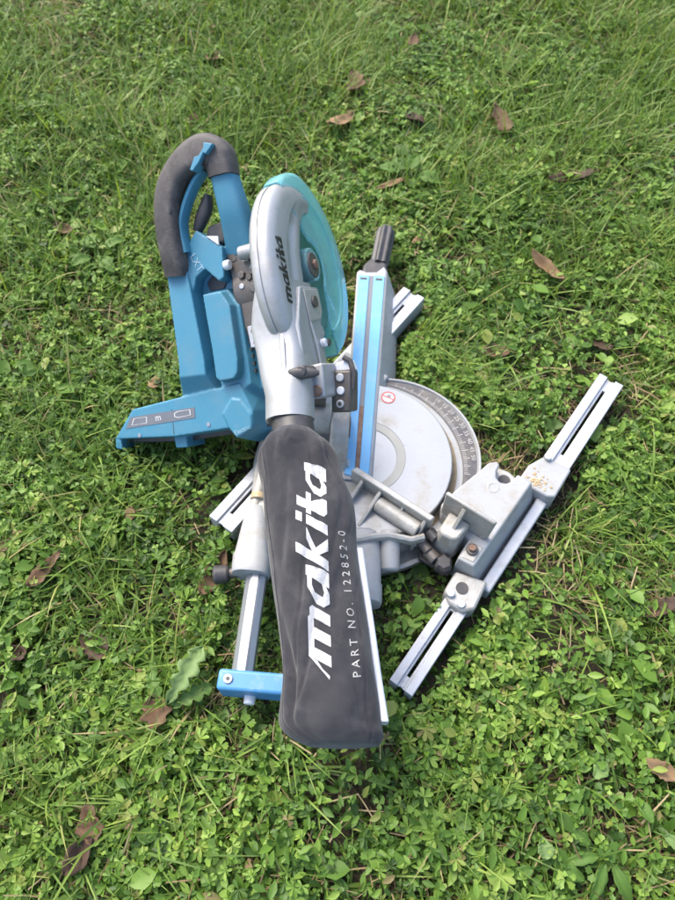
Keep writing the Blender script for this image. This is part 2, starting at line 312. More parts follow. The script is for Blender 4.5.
def grass():
    x, y = scatter(36000); n = len(x)
    g = noise2(x, y, 0, 5)*.6 + noise2(x, y, 1, 14)*.4 + .22*np.clip(y-.8, -.4, 1.0)
    keep = rng.random(n) < np.clip((g-.27)*2.0, .16, 1)*np.clip((noise2(x, y, 2, 8)-.08)*4, .7, 1); x, y, g = x[keep], y[keep], g[keep]; n = len(x)
    fp = footprint(x, y)
    L = rng.gamma(5, .0115, n)*(.75+.6*g); L = np.clip(L, .015, .16); L[fp] = np.minimum(L[fp], .024)
    az = rng.uniform(0, 2*np.pi, n)
    for q in (.35, .65, 1.0):                                             # blades beside the saw bend away from it
        hit = footprint(x+np.cos(az)*L*q, y+np.sin(az)*L*q) & ~fp; az = np.where(hit, az+np.pi, az)
    for q in (.35, .65, 1.0): L = np.where(footprint(x+np.cos(az)*L*q, y+np.sin(az)*L*q) & ~fp, .02, L); lean = np.clip(rng.normal(.75, .38, n), .1, 1.45); bend = rng.uniform(.15, 1.0, n)
    wd = rng.uniform(.0009, .0023, n)*(1+.5*(rng.random(n) > .93)); K = 4
    t = np.linspace(0, 1, K+1); V = np.zeros((n, 2*K+1, 3)); px = np.zeros((n, 3)); px[:, 0] = x; px[:, 1] = y; px[:, 2] = ground_height(x, y)-.003
    dirx, diry = np.cos(az), np.sin(az); sx, sy = -diry, dirx; tw = rng.normal(0, .5, n)
    for k in range(K+1):
        if k:
            an = lean + bend*(t[k]-.1); st = L/K
            px = px + np.stack([np.sin(an)*dirx*st, np.sin(an)*diry*st, np.cos(an)*st], 1)
            px[:, 2] = np.maximum(px[:, 2], .004)
        if k < K:
            ww = wd*(1-.75*t[k]**1.6); o = np.stack([sx*ww*np.cos(tw), sy*ww*np.cos(tw), np.sin(tw)*ww], 1)
            V[:, 2*k] = px-o; V[:, 2*k+1] = px+o
        else: V[:, 2*K] = px
    f = []
    for k in range(K-1): f += [(2*k, 2*k+1, 2*k+3), (2*k, 2*k+3, 2*k+2)]
    f += [(2*K-2, 2*K-1, 2*K)]; f = np.array(f)
    F = (f[None]+(np.arange(n)*(2*K+1))[:, None, None]).reshape(-1, 3)
    tone = np.clip(rng.normal(.42, .2, n) + .12*(noise2(x, y, 2, 4)-.5), 0, .9); dead = rng.random(n) < .045; tone[dead] = rng.uniform(.9, 1, dead.sum())
    mesh_from_arrays('grass', V.reshape(-1, 3), F, np.repeat(tone, 2*K+1), 'grass', 'thin green grass blades growing through the leafy lawn')
def leaflets(x, y, z, az, tilt, roll, size, tone, tmpl, faces, out):
    """place a leaf template (tip along +Y) at each point"""
    n = len(x); T = np.array(tmpl, float)
    P = T[None]*size[:, None, None]
    ca, sa = np.cos(roll)[:, None], np.sin(roll)[:, None]
    X, Y, Z = P[..., 0], P[..., 1], P[..., 2]
    X, Z = X*ca+Z*sa, -X*sa+Z*ca
    ct, st = np.cos(tilt)[:, None], np.sin(tilt)[:, None]
    Y, Z = Y*ct-Z*st, Y*st+Z*ct
    cz, sz = np.cos(az)[:, None], np.sin(az)[:, None]
    Xw, Yw = X*cz-Y*sz, X*sz+Y*cz
    V = np.stack([Xw+x[:, None], Yw+y[:, None], Z+z[:, None]], -1)
    F = np.array(faces)[None]+(np.arange(n)*len(T))[:, None, None]
    out.append((V.reshape(-1, 3), F.reshape(-1, 3), np.repeat(tone, len(T)), len(T)*n))
def fan(outline, mids):
    """outline: right side base..tip; mirrored; folded along the midrib"""
    k = len(outline); V = [(0, m, -.0) for m in mids]; R_ = [(u, v, w_) for u, v, w_ in outline]; L_ = [(-u, v, w_) for u, v, w_ in outline]
    return V+R_+L_
OVAL = [(0, 0, 0), (0, .5, -.03), (0, 1, -.10), (.15, .22, .04), (.23, .50, .06), (.14, .80, .01), (-.15, .22, .04), (-.23, .50, .06), (-.14, .80, .01)]
PALM = [(0, 0, 0), (0, .55, -.04), (0, 1, -.13), (.10, .30, .03), (.22, .66, .05), (.15, .90, -.01), (-.10, .30, .03), (-.22, .66, .05), (-.15, .90, -.01)]
OVALF = [(0, 3, 1), (3, 4, 1), (4, 5, 1), (5, 2, 1), (0, 1, 6), (6, 1, 7), (7, 1, 8), (8, 1, 2)]
LOBE = [(0, 0, 0), (0, .55, -.05), (0, 1, -.12), (.22, .36, .05), (.46, .54, .07), (.38, .66, .05), (.36, .86, .02), (.16, .84, -.02), (-.22, .36, .05), (-.46, .54, .07), (-.38, .66, .05), (-.36, .86, .02), (-.16, .84, -.02)]
LOBEF = [(0, 3, 1), (3, 4, 5), (3, 5, 1), (5, 6, 7), (5, 7, 1), (7, 2, 1), (0, 1, 8), (8, 10, 9), (8, 1, 10), (10, 12, 11), (10, 1, 12), (12, 1, 2)]
HEART = [(0, 0, 0), (0, .5, -.06), (0, .88, -.05), (.30, .30, .05), (.50, .70, .05), (.28, 1.0, 0), (-.30, .30, .05), (-.50, .70, .05), (-.28, 1.0, 0)]
STEM = [(-.03, 0, 0), (.03, 0, 0), (.024, .5, .05), (-.024, .5, .05), (.02, 1, .0), (-.02, 1, .0)]
STEMF = [(0, 1, 2), (0, 2, 3), (3, 2, 4), (3, 4, 5)]
def ground_cover():
    out = []
    for kind, dens, smin, smax in (('palm', 8200, .0085, .0170), ('lobe', 5600, .0075, .0145), ('heart', 1300, .0055, .010), ('oval', 11000, .008, .023), ('broad', 620, .020, .042)):
        x, y = scatter(dens); n = len(x)
        g = noise2(x, y, {'palm': 3, 'lobe': 1}.get(kind, 4), 6)*.55 + noise2(x, y, 5, 17)*.45 - .16*np.clip(y-.8, -.2, 1.0)
        keep = rng.random(n) < np.clip((g-.28)*2.8, .05, 1)*np.clip((noise2(x, y, 2, 8)-.10)*4, .75, 1); x, y, g = x[keep], y[keep], g[keep]; n = len(x); fp = footprint(x, y)
        z = ground_height(x, y) + .006 + rng.beta(2, 2, n)*(.026+.022*g); z[fp] = rng.uniform(.004, .014, fp.sum())
        az0 = rng.uniform(0, 2*np.pi, n); tilt0 = rng.normal(0, .40, n); tdir = rng.uniform(0, 2*np.pi, n)
        size = rng.uniform(smin, smax, n)*(.85+.4*rng.random(n)**3); size[fp] *= .8
        tone = np.clip(rng.normal(.46, .21, n) + .9*(z-.03)/.03*.26 + .25*(noise2(x, y, 2, 7)-.5), 0, .9); bad = rng.random(n) < .015; tone[bad] = rng.uniform(.9, 1, bad.sum())  # higher leaves brighter, lower ones darker: canopy light put into the tone
        if kind == 'broad':
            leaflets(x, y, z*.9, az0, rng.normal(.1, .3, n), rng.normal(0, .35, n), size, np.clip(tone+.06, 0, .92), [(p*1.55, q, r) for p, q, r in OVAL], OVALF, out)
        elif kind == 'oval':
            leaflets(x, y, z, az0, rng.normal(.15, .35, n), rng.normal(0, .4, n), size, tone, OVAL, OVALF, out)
        else:
            nl = {'palm': 6, 'lobe': 3, 'heart': 3}[kind]; sp = {'palm': .80, 'lobe': 1.6, 'heart': 2.0}[kind]
            T, Fc = {'palm': (PALM, OVALF), 'lobe': (LOBE, LOBEF), 'heart': (HEART, OVALF)}[kind]
            for k in range(nl):
                j = k-(nl-1)/2; az = az0 + j*sp + rng.normal(0, .12, n)
                # the whole leaf leans one way: leaflets on that side point down
                ti = tilt0*np.cos(az-tdir) + rng.normal(-.08, .25, n); ro = tilt0*np.sin(az-tdir) + rng.normal(0, .3, n)
                s_ = size*(1-.09*abs(j))*rng.uniform(.85, 1.1, n)
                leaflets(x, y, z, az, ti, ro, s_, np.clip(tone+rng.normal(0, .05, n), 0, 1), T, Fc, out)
        sel = rng.random(n) < .3
        leaflets(x[sel], y[sel], z[sel], rng.uniform(0, 6.28, sel.sum()), -np.arctan2(z[sel], .012), np.zeros(sel.sum()), np.hypot(z[sel], .02), tone[sel]*.6+.3, STEM, STEMF, out)
    off = 0; Fs = []
    for V, F, t, k in out: Fs.append(F+off); off += k
    mesh_from_arrays('ground_cover', np.concatenate([o[0] for o in out]), np.concatenate(Fs), np.concatenate([o[2] for o in out]), 'clover', 'low leafy cinquefoil and clover carpeting the lawn')
def thatch():
    x, y = scatter(7500); n = len(x); keep = rng.random(n) < np.clip((noise2(x, y, 5, 6)-.3)*2.2, .12, 1); x, y = x[keep], y[keep]; n = len(x)
    fp = footprint(x, y); z = ground_height(x, y)+rng.uniform(.004, .026, n); z[fp] = .008
    out = []; leaflets(x, y, z, rng.uniform(0, 6.28, n), rng.normal(0, .25, n), rng.normal(0, .6, n), rng.uniform(.02, .055, n), rng.random(n), [(p*.8, q, r) for p, q, r in STEM], STEMF, out)
    V, F, t, k = out[0]; mesh_from_arrays('thatch', V, F, t, 'straw', 'dry straw and dead stems matted under the lawn')
M['straw'] = leaf_mat('dry_straw', [(0, (.10, .065, .03)), (.5, (.22, .16, .075)), (1, (.36, .29, .16))], .15, .7)
grass(); ground_cover(); thatch()

# ------------------------------------------------------------------ base of the saw
def ring_r(a):   # outer edge of the angle scale: a circle set forward of the pivot
    ux, uy = math.sin(a), math.cos(a); cx, cy, r = .0216, .0347, .150; b = ux*cx+uy*cy; return max(.158, b+math.sqrt(max(b*b-cx*cx-cy*cy+r*r, 0)))
b_ = lathe([(.06, .012), (.168, .012), (.175, .02), (.176, .036), (.170, .037), (.168, .028), (.150, .026), (.146, .052), (.139, .052), (.139, .03), (.06, .03)], (0, 0), FB)
base = b_.build('base', 'cast')
rings = []
for r_i, z_ in ((0, .030), (0, .0545), (1, .0545), (2, .0545), (3, .058), (4, .058), (4, .030)):
    rg = []
    for i in range(121):
        a = R(-120 + 230*i/120); ro = ring_r(a); rr = [.149, .152, ro-.005, ro-.003, ro][r_i]; rg.append(FB((rr*math.sin(a), rr*math.cos(a), z_)))
    rings.append(rg)
MB().loft(rings, cap=False, closed=False).build('scale_rim', 'white', base)
rg = []
for rr_ in (0, 1):
    rg.append([FB((q*math.sin(a), q*math.cos(a), .0556)) for a in [R(-75+150*i/120) for i in range(121)] for q in [[.158, ring_r(a)-.006][rr_]]])
MB().loft(rg, cap=False, closed=False).build('scale_plate', 'scale', base)
mb = MB()
for d in range(-52, 61):
    a = R(d); ro = ring_r(a)-.007; wv = .00045 if d % 5 else .0007; ln = .30 if d % 5 else .5; ri = .160; re = ri+(ro-ri)*ln
    ux, uy = math.sin(a), math.cos(a)
    mb.add([FB((r*ux+s*wv*uy, r*uy-s*wv*ux, .0562)) for r, s in ((ri, -1), (re, -1), (re, 1), (ri, 1))], [(0, 1, 2, 3)])
mb.build('scale_ticks', 'scaleprint', base)['kind'] = 'stuff'
for d in (-45, -30, -15, 0, 10, 15, 20, 25, 30, 35, 40, 45, 50):
    P, wd = font_polys(str(abs(d))); a = R(d); ro = ring_r(a)-.007; hgt = (ro-.16)*.42; r0 = ro-hgt*.85
    mb = MB()
    for p in P:
        vv = []
        for u, v in p:
            rr = r0+v*hgt*1.1; t = a+(u-wd/2)*hgt*1.1/r0; vv.append(FB((rr*math.sin(t), rr*math.cos(t), .0562)))
        mb.add(vv, [tuple(range(len(vv)))])
    mb.build('scale_numeral', 'scaleprint', base)
# right wing: raised platform, low plate, knuckle
top = [(.142, .0), (.147, .034), (.160, .087), (.163, .104), (.172, .113), (.179, .110), (.180, .098), (.185, .088), (.194, .084), (.203, .088), (.208, .098), (.209, .112), (.233, .113), (.231, -.056), (.206, -.058), (.204, -.024), (.150, -.012)]
bot = [(.142, .0), (.147, .034), (.160, .090), (.163, .108), (.172, .118), (.179, .115), (.180, .103), (.185, .093), (.194, .089), (.203, .093), (.208, .103), (.209, .116), (.251, .116), (.250, -.060), (.205, -.062), (.202, -.026), (.150, -.012)]
wing = MB().prism(bot, .022, .085, FB, shrink=top).build('base_wing', 'white', bevel=.0025)
MB().prism([(.176, .080), (.211, .080), (.211, .120), (.194, .124), (.176, .120)], .024, .058, FB).build('hole_floor', 'cast', wing, bevel=.002)
MB().cyl((.195, .106, .057), (.195, .106, .0588), .0095, F=FB).build('bolt_hole_shade', 'dark', wing)  # solid disc: the hole's shade is put into its dark colour
lp = MB().prism([(.213, .117), (.213, .150), (.226, .180), (.271, .182), (.273, .124), (.262, .117)], .018, .064, FB).build('foot_plate', 'white', wing, bevel=.003)
MB().cyl((.231, .178, .06), (.231, .178, .071), .0062, F=FB).build('stop_pin', 'alu', wing, bevel=.001)
mb = MB()
for i in range(70):
    x, y = .238+random.gauss(0, .008), .122+abs(random.gauss(0, .011)); y = max(.1185, y); s = random.uniform(.0012, .0036)
    mb.prism([(x+s*math.cos(a), y+s*.8*math.sin(a)) for a in (0.3, 1.5, 2.6, 3.9, 5.2)], .0635, .0642+s*.35, FB, shrink=[(x+s*.5*math.cos(a), y+s*.4*math.sin(a)) for a in (.3, 1.5, 2.6, 3.9, 5.2)])
mb.build('sawdust', 'dustm', wing)['kind'] = 'stuff'
for rx, ry in ((.190, .070),):
    lathe([(.0060, .0850), (.0065, .0854), (.009, .0854), (.0095, .0850)], (rx, ry), FB, 40).build('cast_mark', 'white', wing)
kn = MB().prism([(.212, -.066), (.258, -.052), (.264, -.098), (.252, -.112), (.229, -.112), (.214, -.100)], .02, .060, FB).build('knuckle', 'cast', wing, bevel=.004)
MB().cyl((.233, -.083, .058), (.233, -.083, .0612), .009, F=FB).build('knuckle_hole_shade', 'dark', wing)  # dark disc on the knuckle, hole shade given as colour
MB().cyl((.224, -.100, .055), (.224, -.100, .066), .006, F=FB).build('stop_pin', 'alu', wing, bevel=.001)
MB().cyl((.244, -.104, .055), (.244, -.104, .064), .006, F=FB).build('stop_pin', 'alu', wing, bevel=.001)
# four slotted extension bars
def bar(bx0, bx1, y0, y1, z0=.018, z1=.050):
    wd = bx1-bx0; c = (bx0+bx1)/2; rail = wd*.34; mb = MB()
    mb.box((bx0, y0, z0), (bx0+rail, y1, z1), FB); mb.box((bx1-rail, y0, z0), (bx1, y1, z1), FB)
    f = z1-.0045; sl = .0023; L = y1-y0
    mb.box((bx0+rail-.001, y0+.001, f-.004), (c-sl, y1-.001, f), FB); mb.box((c+sl, y0+.001, f-.004), (bx1-rail+.001, y1-.001, f), FB)
    mb.box((c-sl-.001, y0+.002, f-.0045), (c+sl+.001, y0+L*.13, f-.0003), FB); mb.box((c-sl-.001, y1-L*.13, f-.0045), (c+sl+.001, y1-.002, f-.0003), FB)
    return mb.build('extension_bar', 'alu', bevel=.0012)
bar(.224, .268, .183, .392); bar(.220, .257, -.247, -.095); bar(-.160, -.113, .10, .357); bar(-.138, -.092, -.211, -.02)
MB().box((.2505, -.06, .014), (.268, .118, .046), FB).build('bar_guide', 'alu', wing, bevel=.0025)
MB().prism([(-.165, -.06), (-.165, .17), (-.06, .17), (-.06, -.06)], .024, .066, FB, shrink=[(-.15, -.05), (-.15, .16), (-.06, .16), (-.06, -.05)]).build('base_wing', 'white', bevel=.003)
# turntable
tt = lathe([(.0, .0786), (.052, .0786), (.0525, .0796), (.0655, .0796), (.066, .080), (.1365, .080), (.138, .0788), (.138, .050), (.10, .05)], (0, 0), FB, 128).build('turntable', 'disc', smooth=14)
lathe([(.0527, .0800), (.0653, .0800)], (0, 0), FB, 96).build('table_ring', 'discring', tt)
sx, sy = -.031, .114
lathe([(.0, .0804), (.0115, .0804)], (sx, sy), FB, 40).build('warning_label', 'print', tt)
mb = lathe([(.0094, .0807), (.0116, .0807)], (sx, sy), FB, 40)
ang = R(8)
for s in (1,):
    u = (math.cos(ang), math.sin(ang)); v = (-u[1], u[0]); mb.add([FB((sx+u[0]*a+v[0]*b, sy+u[1]*a+v[1]*b, .0807)) for a, b in ((-.0094, -.0009), (.0094, -.0009), (.0094, .0009), (-.0094, .0009))], [(0, 1, 2, 3)])
mb.build('prohibition_mark', 'red', tt)
mb = MB()
for k, (a, ln) in enumerate(((60, .005), (85, .006), (110, .006), (135, .005), (185, .004))):
    a = R(a); u = (math.cos(a), math.sin(a)); v = (-u[1], u[0]); mb.add([FB((sx+u[0]*q+v[0]*b, sy+u[1]*q+v[1]*b, .0805)) for q, b in ((.0015, -.0006), (.0015+ln, -.0006), (.0015+ln, .0006), (.0015, .0006))], [(0, 1, 2, 3)])
mb.build('hand_symbol', 'sticker', tt)
lathe([(.1385, .0530), (.1425, .0552), (.149, .0548)], (0, 0), FB, 90, -60, 118).build('dust_ring', 'grime', base)
# miter arm with kerf boards and grip
cx = -.008
def arm_out(hw_b, hw_f, y0, y1, w): return [(cx-hw_b, y0), (cx+hw_b, y0), (cx+hw_f, y1), (cx+hw_f*.80, y1+.012*w), (cx+hw_f*.3, y1-.004*w), (cx-hw_f*.35, y1-.006*w), (cx-hw_f*.8, y1), (cx-hw_f, y1-.006*w)]
def arm_top(hw_b, hw_f, y0, y1): return [(cx-hw_b, y0), (cx+hw_b, y0), (cx+(hw_b+hw_f)/2, (y0+y1)/2), (cx+hw_f, y1), (cx+hw_f*.80, y1+.012), (cx+hw_f*.3, y1-.004), (cx-hw_f*.35, y1-.006), (cx-hw_f*.8, y1), (cx-hw_f, y1-.006)]
arm = MB().prism([(cx-.024, -.02), (cx+.050, -.02), (cx+.056, .20), (cx+.053, .372), (cx+.030, .398), (cx+.008, .388), (cx-.009, .386), (cx-.022, .39), (cx-.027, .384)], .024, .0835, FA, shrink=arm_top(.0225, .0275, -.045, .392)).build('miter_arm', 'white', bevel=.003)
for s in (-1, 1):
    k0 = (.0195, .0245); MB().prism([(cx+s*.0036, -.04), (cx+s*.0185, -.036), (cx+s*.0238, .376), (cx+s*.0042, .376)][::s], .083, .0862, FA).build('kerf_board', 'board', arm, bevel=.0008)
    MB().box((cx+s*.014-.006, .364, .0855), (cx+s*.014+.006, .369, .0868), FA).build('board_screw', 'dark', arm)
MB().box((cx-.0036, .09, .082), (cx+.0039, .376, .0842), FA).build('kerf_slot', 'sticker', arm)
MB().box((cx-.0035, -.04, .082), (cx+.0035, .09, .0848), FA).build('worn_slot', 'rust', arm)
mb = MB(); rings = []
for t in np.linspace(0, 1, 10):
    c = np.array([.004+.009*t, .425+.075*t, .060+.016*t]); rr = (.0165+.001*t)*(1 if t < .95 else .85); rings.append([FA((c[0]+rr*(1+.10*math.cos(7*a))*math.cos(a), c[1]+(.004 if t > .95 else 0), c[2]+rr*(1+.10*math.cos(7*a))*math.sin(a))) for a in [2*math.pi*i/56 for i in range(56)]])
kb = mb.loft(rings).build('grip_knob', 'dark', arm, smooth=50)
MB().prism([(-.026, .385), (.018, .385), (.020, .42), (.012, .436), (-.012, .436), (-.026, .415)], .036, .072, FA).build('knob_lever', 'dark', arm, bevel=.005)
# fence behind the turntable, with webs
fence = MB().prism([(.008, -.045), (.148, -.045), (.150, -.035), (.012, -.035)], .060, .112, FB).build('fence', 'cast', bevel=.002)
MB().cyl((.065, -.056, .086), (.138, -.056, .086), .0125, n=24, F=FB).build('fence_boss', 'cast', fence, bevel=.002)
MB().cyl((.138, -.056, .086), (.1395, -.056, .086), .006, n=20, F=FB).build('boss_hole_shade', 'dark', fence)  # dark end disc, shade inside the boss hole painted as colour
for x in (.03, .062, .140):
    MB().prism([(-.045, .104), (-.045, .05), (-.118 if x < .1 else -.075, .05), (-.115 if x < .1 else -.072, .074)], x-.003, x+.003, FB, order='yzx').build('fence_web', 'cast', fence, bevel=.0015)
pl = [(-.02, -.122, .084), (.04, -.128, .084), (.075, -.122, .084), (.092, -.103, .084), (.107, -.089, .084), (.138, -.075, .084), (.15, -.06, .084)]
MB().tube([(*p, .005, .009) for p in pl], FB, 8).build('fence_flange', 'cast', fence)
MB().prism([(-.02, -.118), (.075, -.116), (.105, -.085), (.145, -.07), (.15, -.045), (-.02, -.045)], .058, .066, FB).build('fence_shelf', 'cast', fence, bevel=.002)
MB().cyl((.068, -.078, .066), (.068, -.078, .078), .006, .005, F=FB).build('fence_screw', 'cast', fence, bevel=.001)
def dust_patch(cx_, cy_, rx_, ry_, z_, n=22, seed=1):
    rr = random.Random(seed); mb = MB(); out_ = [(cx_+rx_*math.cos(2*math.pi*k/n)*rr.uniform(.6, 1.1), cy_+ry_*math.sin(2*math.pi*k/n)*rr.uniform(.6, 1.1)) for k in range(n)]
    inn = [((p[0]-cx_)*.55+cx_, (p[1]-cy_)*.55+cy_) for p in out_]
    mb.loft([[FB((*p, z_)) for p in out_], [FB((*p, z_+.0012)) for p in inn]]); return mb.build('sawdust', 'grime', fence)
dust_patch(.060, -.066, .030, .012, .0662, seed=3); dust_patch(.105, -.076, .022, .006, .0662, seed=4); dust_patch(.020, -.090, .030, .018, .0662, seed=5)
dust_patch(.085, -.031, .030, .0030, .0801, seed=6); dust_patch(.02, -.028, .02, .004, .0801, seed=8)
for x, y in ((.045, -.100), (.092, -.082), (.122, -.066)):
    MB().cyl((x, y, .066), (x, y, .0715), .0045, n=6, F=FB).build('fence_screw', 'steel', fence, bevel=.0008)
MB().prism([(-.045, .100), (-.045, .066), (-.085, .066)], .100, .104, FB, order='yzx').build('fence_web', 'cast', fence, bevel=.001)
# sub fence, clamp and bolts on the right
sub = MB().prism([(.148, -.013), (.222, -.013), (.226, -.004), (.150, -.004)], .0856, .142, FB, shrink=[(.146, -.010), (.226, -.010), (.228, -.004), (.147, -.004)]).build('sub_fence', 'cast', bevel=.0025)
MB().prism([(.158, -.050), (.166, -.058), (.190, -.056), (.198, -.048), (.200, -.013), (.158, -.013)], .050, .108, FB, shrink=[(.164, -.044), (.170, -.050), (.187, -.049), (.193, -.043), (.196, -.013), (.162, -.013)]).build('clamp_block', 'cast', sub, bevel=.003)
MB().prism([(-.013, .138), (-.013, .10), (-.040, .10)], .177, .183, FB, order='yzx').build('sub_fence_web', 'cast', sub, bevel=.001)
lathe([(.0105, .1035), (.0105, .1065), (.0075, .1065), (.0075, .090), (0, .090)], (.183, -.037), FB, 28).build('clamp_socket', 'alu', sub)
MB().cyl((.183, -.037, .0905), (.183, -.037, .0925), .0072, F=FB).build('socket_bore_shade', 'dark', sub)  # dark disc in the socket, its colour stands in for shade in the bore
mb = MB(); rings = []
for z_, r_ in ((.048, .010), (.050, .0125), (.068, .0125), (.072, .009)):
    rings.append([FB((.192+r_*(1+.08*math.cos(6*a))*math.cos(a), -.069+r_*(1+.08*math.cos(6*a))*math.sin(a), z_)) for a in [2*math.pi*i/48 for i in range(48)]])
mb.loft(rings).build('clamp_knob', 'dark', sub)
MB().prism([(.206, -.056), (.229, -.052), (.229, -.022), (.208, -.024)], .08, .0862, FB).build('bolt_recess', 'cast', wing, bevel=.003)
MB().cyl((.216, -.036, .086), (.216, -.036, .0905), .0088, F=FB).build('bolt_washer', 'gun', wing, bevel=.001)
MB().cyl((.216, -.036, .0905), (.216, -.036, .0955), .0055, n=6, F=FB).build('bolt_head', 'rust', wing, bevel=.001)
for k, (x, y, z_, l, r_, m_) in enumerate(((.150, -.046, .082, .016, .0085, 'dark'), (.146, -.062, .070, .020, .0075, 'gun'), (.163, -.066, .064, .018, .010, 'gun'), (.176, -.062, .056, .020, .008, 'dark'))):
    MB().cyl((x, y, z_), (x+l, y-.3*l, z_), r_, n=14, F=FB).build('adjuster', m_, sub, bevel=.0015)
MB().prism([(.150, -.070), (.158, -.078), (.205, -.074), (.208, -.064), (.160, -.056)], .040, .050, FB).build('adjuster_plate', 'gun', sub, bevel=.002)
# slide: carriage, sleeves, pipes, end bracket
car = MB().prism([(-.165, -.10), (-.168, -.02), (-.12, .03), (-.045, .045), (.0, .01), (.035, -.10), (.035, -.13), (-.165, -.13)], .030, .074, FA).build('slide_carriage', 'cast', bevel=.006)
MB().prism([(-.16, -.05), (-.155, .035), (-.115, .06), (-.09, .03), (-.09, -.06)], .072, .115, FA, shrink=[(-.150, -.04), (-.145, .025), (-.115, .045), (-.095, .02), (-.095, -.05)]).build('carriage_cover', 'white', car, bevel=.006)
def sleeve(x0, x1, y0, y1, w0, w1, z=.062):
    mb = MB(); rg = []
    for t in (0, .04, .25, .5, .74, .75, .86, .96, 1.0):
        ww = w0+(w1-w0)*min(t/.75, 1) + (.0015 if .75 <= t < .97 else 0) - (.004 if t in (0, ) else 0); cxx = x0+(x1-x0)*t
        rg.append([FA((cxx+ww*math.copysign(abs(math.cos(a))**.75, math.cos(a)), y0+(y1-y0)*t, z+ww*.95*math.copysign(abs(math.sin(a))**.75, math.sin(a)))) for a in [2*math.pi*i/32 for i in range(32)]])
    return mb.loft(rg)
sleeve(-.156, -.149, -.090, -.200, .0145, .0265).build('pipe_sleeve', 'white', car)
sleeve(.008, .012, -.120, -.228, .026, .0275, .06).build('pipe_sleeve', 'white', car)
MB().cyl((.046, -.118, .072), (.050, -.176, .058), .0165, .0145, F=FA).build('carriage_boss', 'white', car, bevel=.004)
MB().cyl((-.152, -.035, .075), (-.157, -.092, .066), .0095, F=FA).build('drive_rod', 'cast', car)
lathe([(.006, 0), (.012, 0), (.012, .009), (.006, .009)], (0, 0), lambda p: FA((-.154+p[0], -.074-p[2], .07+p[1])), 24).build('rod_collar', 'dustm', car)
for x in (-.141, .010):
    n_ = 8; mb = MB(); rr = .0162; rg = []
    for y in (-.19, -.343): rg.append([FA((x+rr*math.cos(a), y, .058+rr*math.sin(a))) for a in [2*math.pi*(i+.5)/n_ for i in range(n_)]])
    mb.loft(rg).build('slide_pipe', 'steel', bevel=.002, smooth=20)
br = MB().box((-.168, -.364, .040), (.034, -.337, .090), FA).build('pipe_bracket', 'bracketblue', bevel=.0045, seg=3)
MB().cyl((-.154, -.350, .0885), (-.154, -.350, .0925), .0062, F=FA).build('bracket_bolt', 'alu', br, bevel=.001)
MB().cyl((-.154, -.350, .0921), (-.154, -.350, .0929), .0028, n=6, F=FA).build('bolt_socket', 'dark', br)
MB().cyl((-.127, -.362, .058), (-.127, -.374, .058), .0075, F=FA).build('level_screw', 'strip', br, bevel=.0015)
MB().cyl((-.182, -.196, .052), (-.205, -.200, .052), .0125, .0145, F=FA).build('lock_knob', 'dark', car, bevel=.004)
MB().cyl((-.165, -.192, .052), (-.184, -.196, .052), .0075, F=FA).build('lock_shaft', 'gun', car)
# hinge arm rising from the carriage to the head
ha = MB().prism([(-.045, .05), (.068, .05), (.066, .11), (.050, .134), (.030, .140), (.008, .134), (-.02, .105)], -.052, -.024, FA, order='yzx').build('hinge_arm', 'cast', bevel=.004, seg=3)
lathe([(.0, .0), (.0095, .0), (.0095, .004), (.0135, .004), (.0135, -.004)], (0, 0), lambda p: FA((-.0245+p[2]*.5, .030+p[0]*1.25, .114+p[1])), 28).build('hinge_bore', 'rust', ha)
MB().cyl((-.030, -.018, .082), (-.020, -.018, .086), .0065, F=FA).build('hinge_bolt', 'alu', ha, bevel=.001)
MB().cyl((-.11, .040, .118), (-.052, .040, .118), .024, F=FA).build('hinge_barrel', 'cast', ha, bevel=.002)
MB().cyl((-.085, .055, .15), (-.062, .055, .15), .011, F=FA).build('hinge_spring', 'gun', ha)
MB().cyl((-.062, .078, .160), (-.050, .078, .160), .007, F=FA).build('stop_bolt', 'alu', ha, bevel=.001)

# ------------------------------------------------------------------ saw head
COV = [(-12, .146, .112), (-1, .148, .104), (6, .149, .094), (13, .149, .082), (22, .147, .068), (33, .143, .058), (48, .136, .048), (64, .130, .041), (78, .126, .038), (90, .126, .040), (105, .127, .046), (120, .128, .050), (135, .125, .054), (150, .116, .056), (165, .102, .058), (180, .088, .060)]
def cov(a): return [float(np.interp(a, [c[0] for c in COV], [c[k] for c in COV])) for k in (1, 2)]
rings = []
for a in np.linspace(-12, 182, 78):
    ro, ri = cov(a); d = ro-ri; q_ = .003*min(1, max(0, (d-.055)/.03)); ca, sa = math.cos(R(a)), math.sin(R(a)); pr = []
    for x, r in ((-.034, ri*.6), (-.035, ro-.016), (-.033, ro-.006), (-.028, ro-.0012), (-.0225, ro), (-.019, ro-.0005), (-.0185, ro-.0022), (-.0165, ro-.0022), (-.016, ro-.0005), (-.0125, ro), (-.006, ro-.001), (-.001, ro-.005), (.002, ro-.012), (.0035, ro-.018), (.0045, ri+d*.52), (.0045, ri+d*.50), (.0045-q_, ri+d*.47), (.0045-q_, ri+d*.30), (.0035, ri+d*.27), (.004, ri+.003), (.003, ri), (-.002, ri)):
        pr.append(FH((x, -.03+r*ca, r*sa)))
    rings.append(pr)
cover = MB().loft(rings, cap=True, closed=True).build('blade_cover', 'silver', smooth=50)
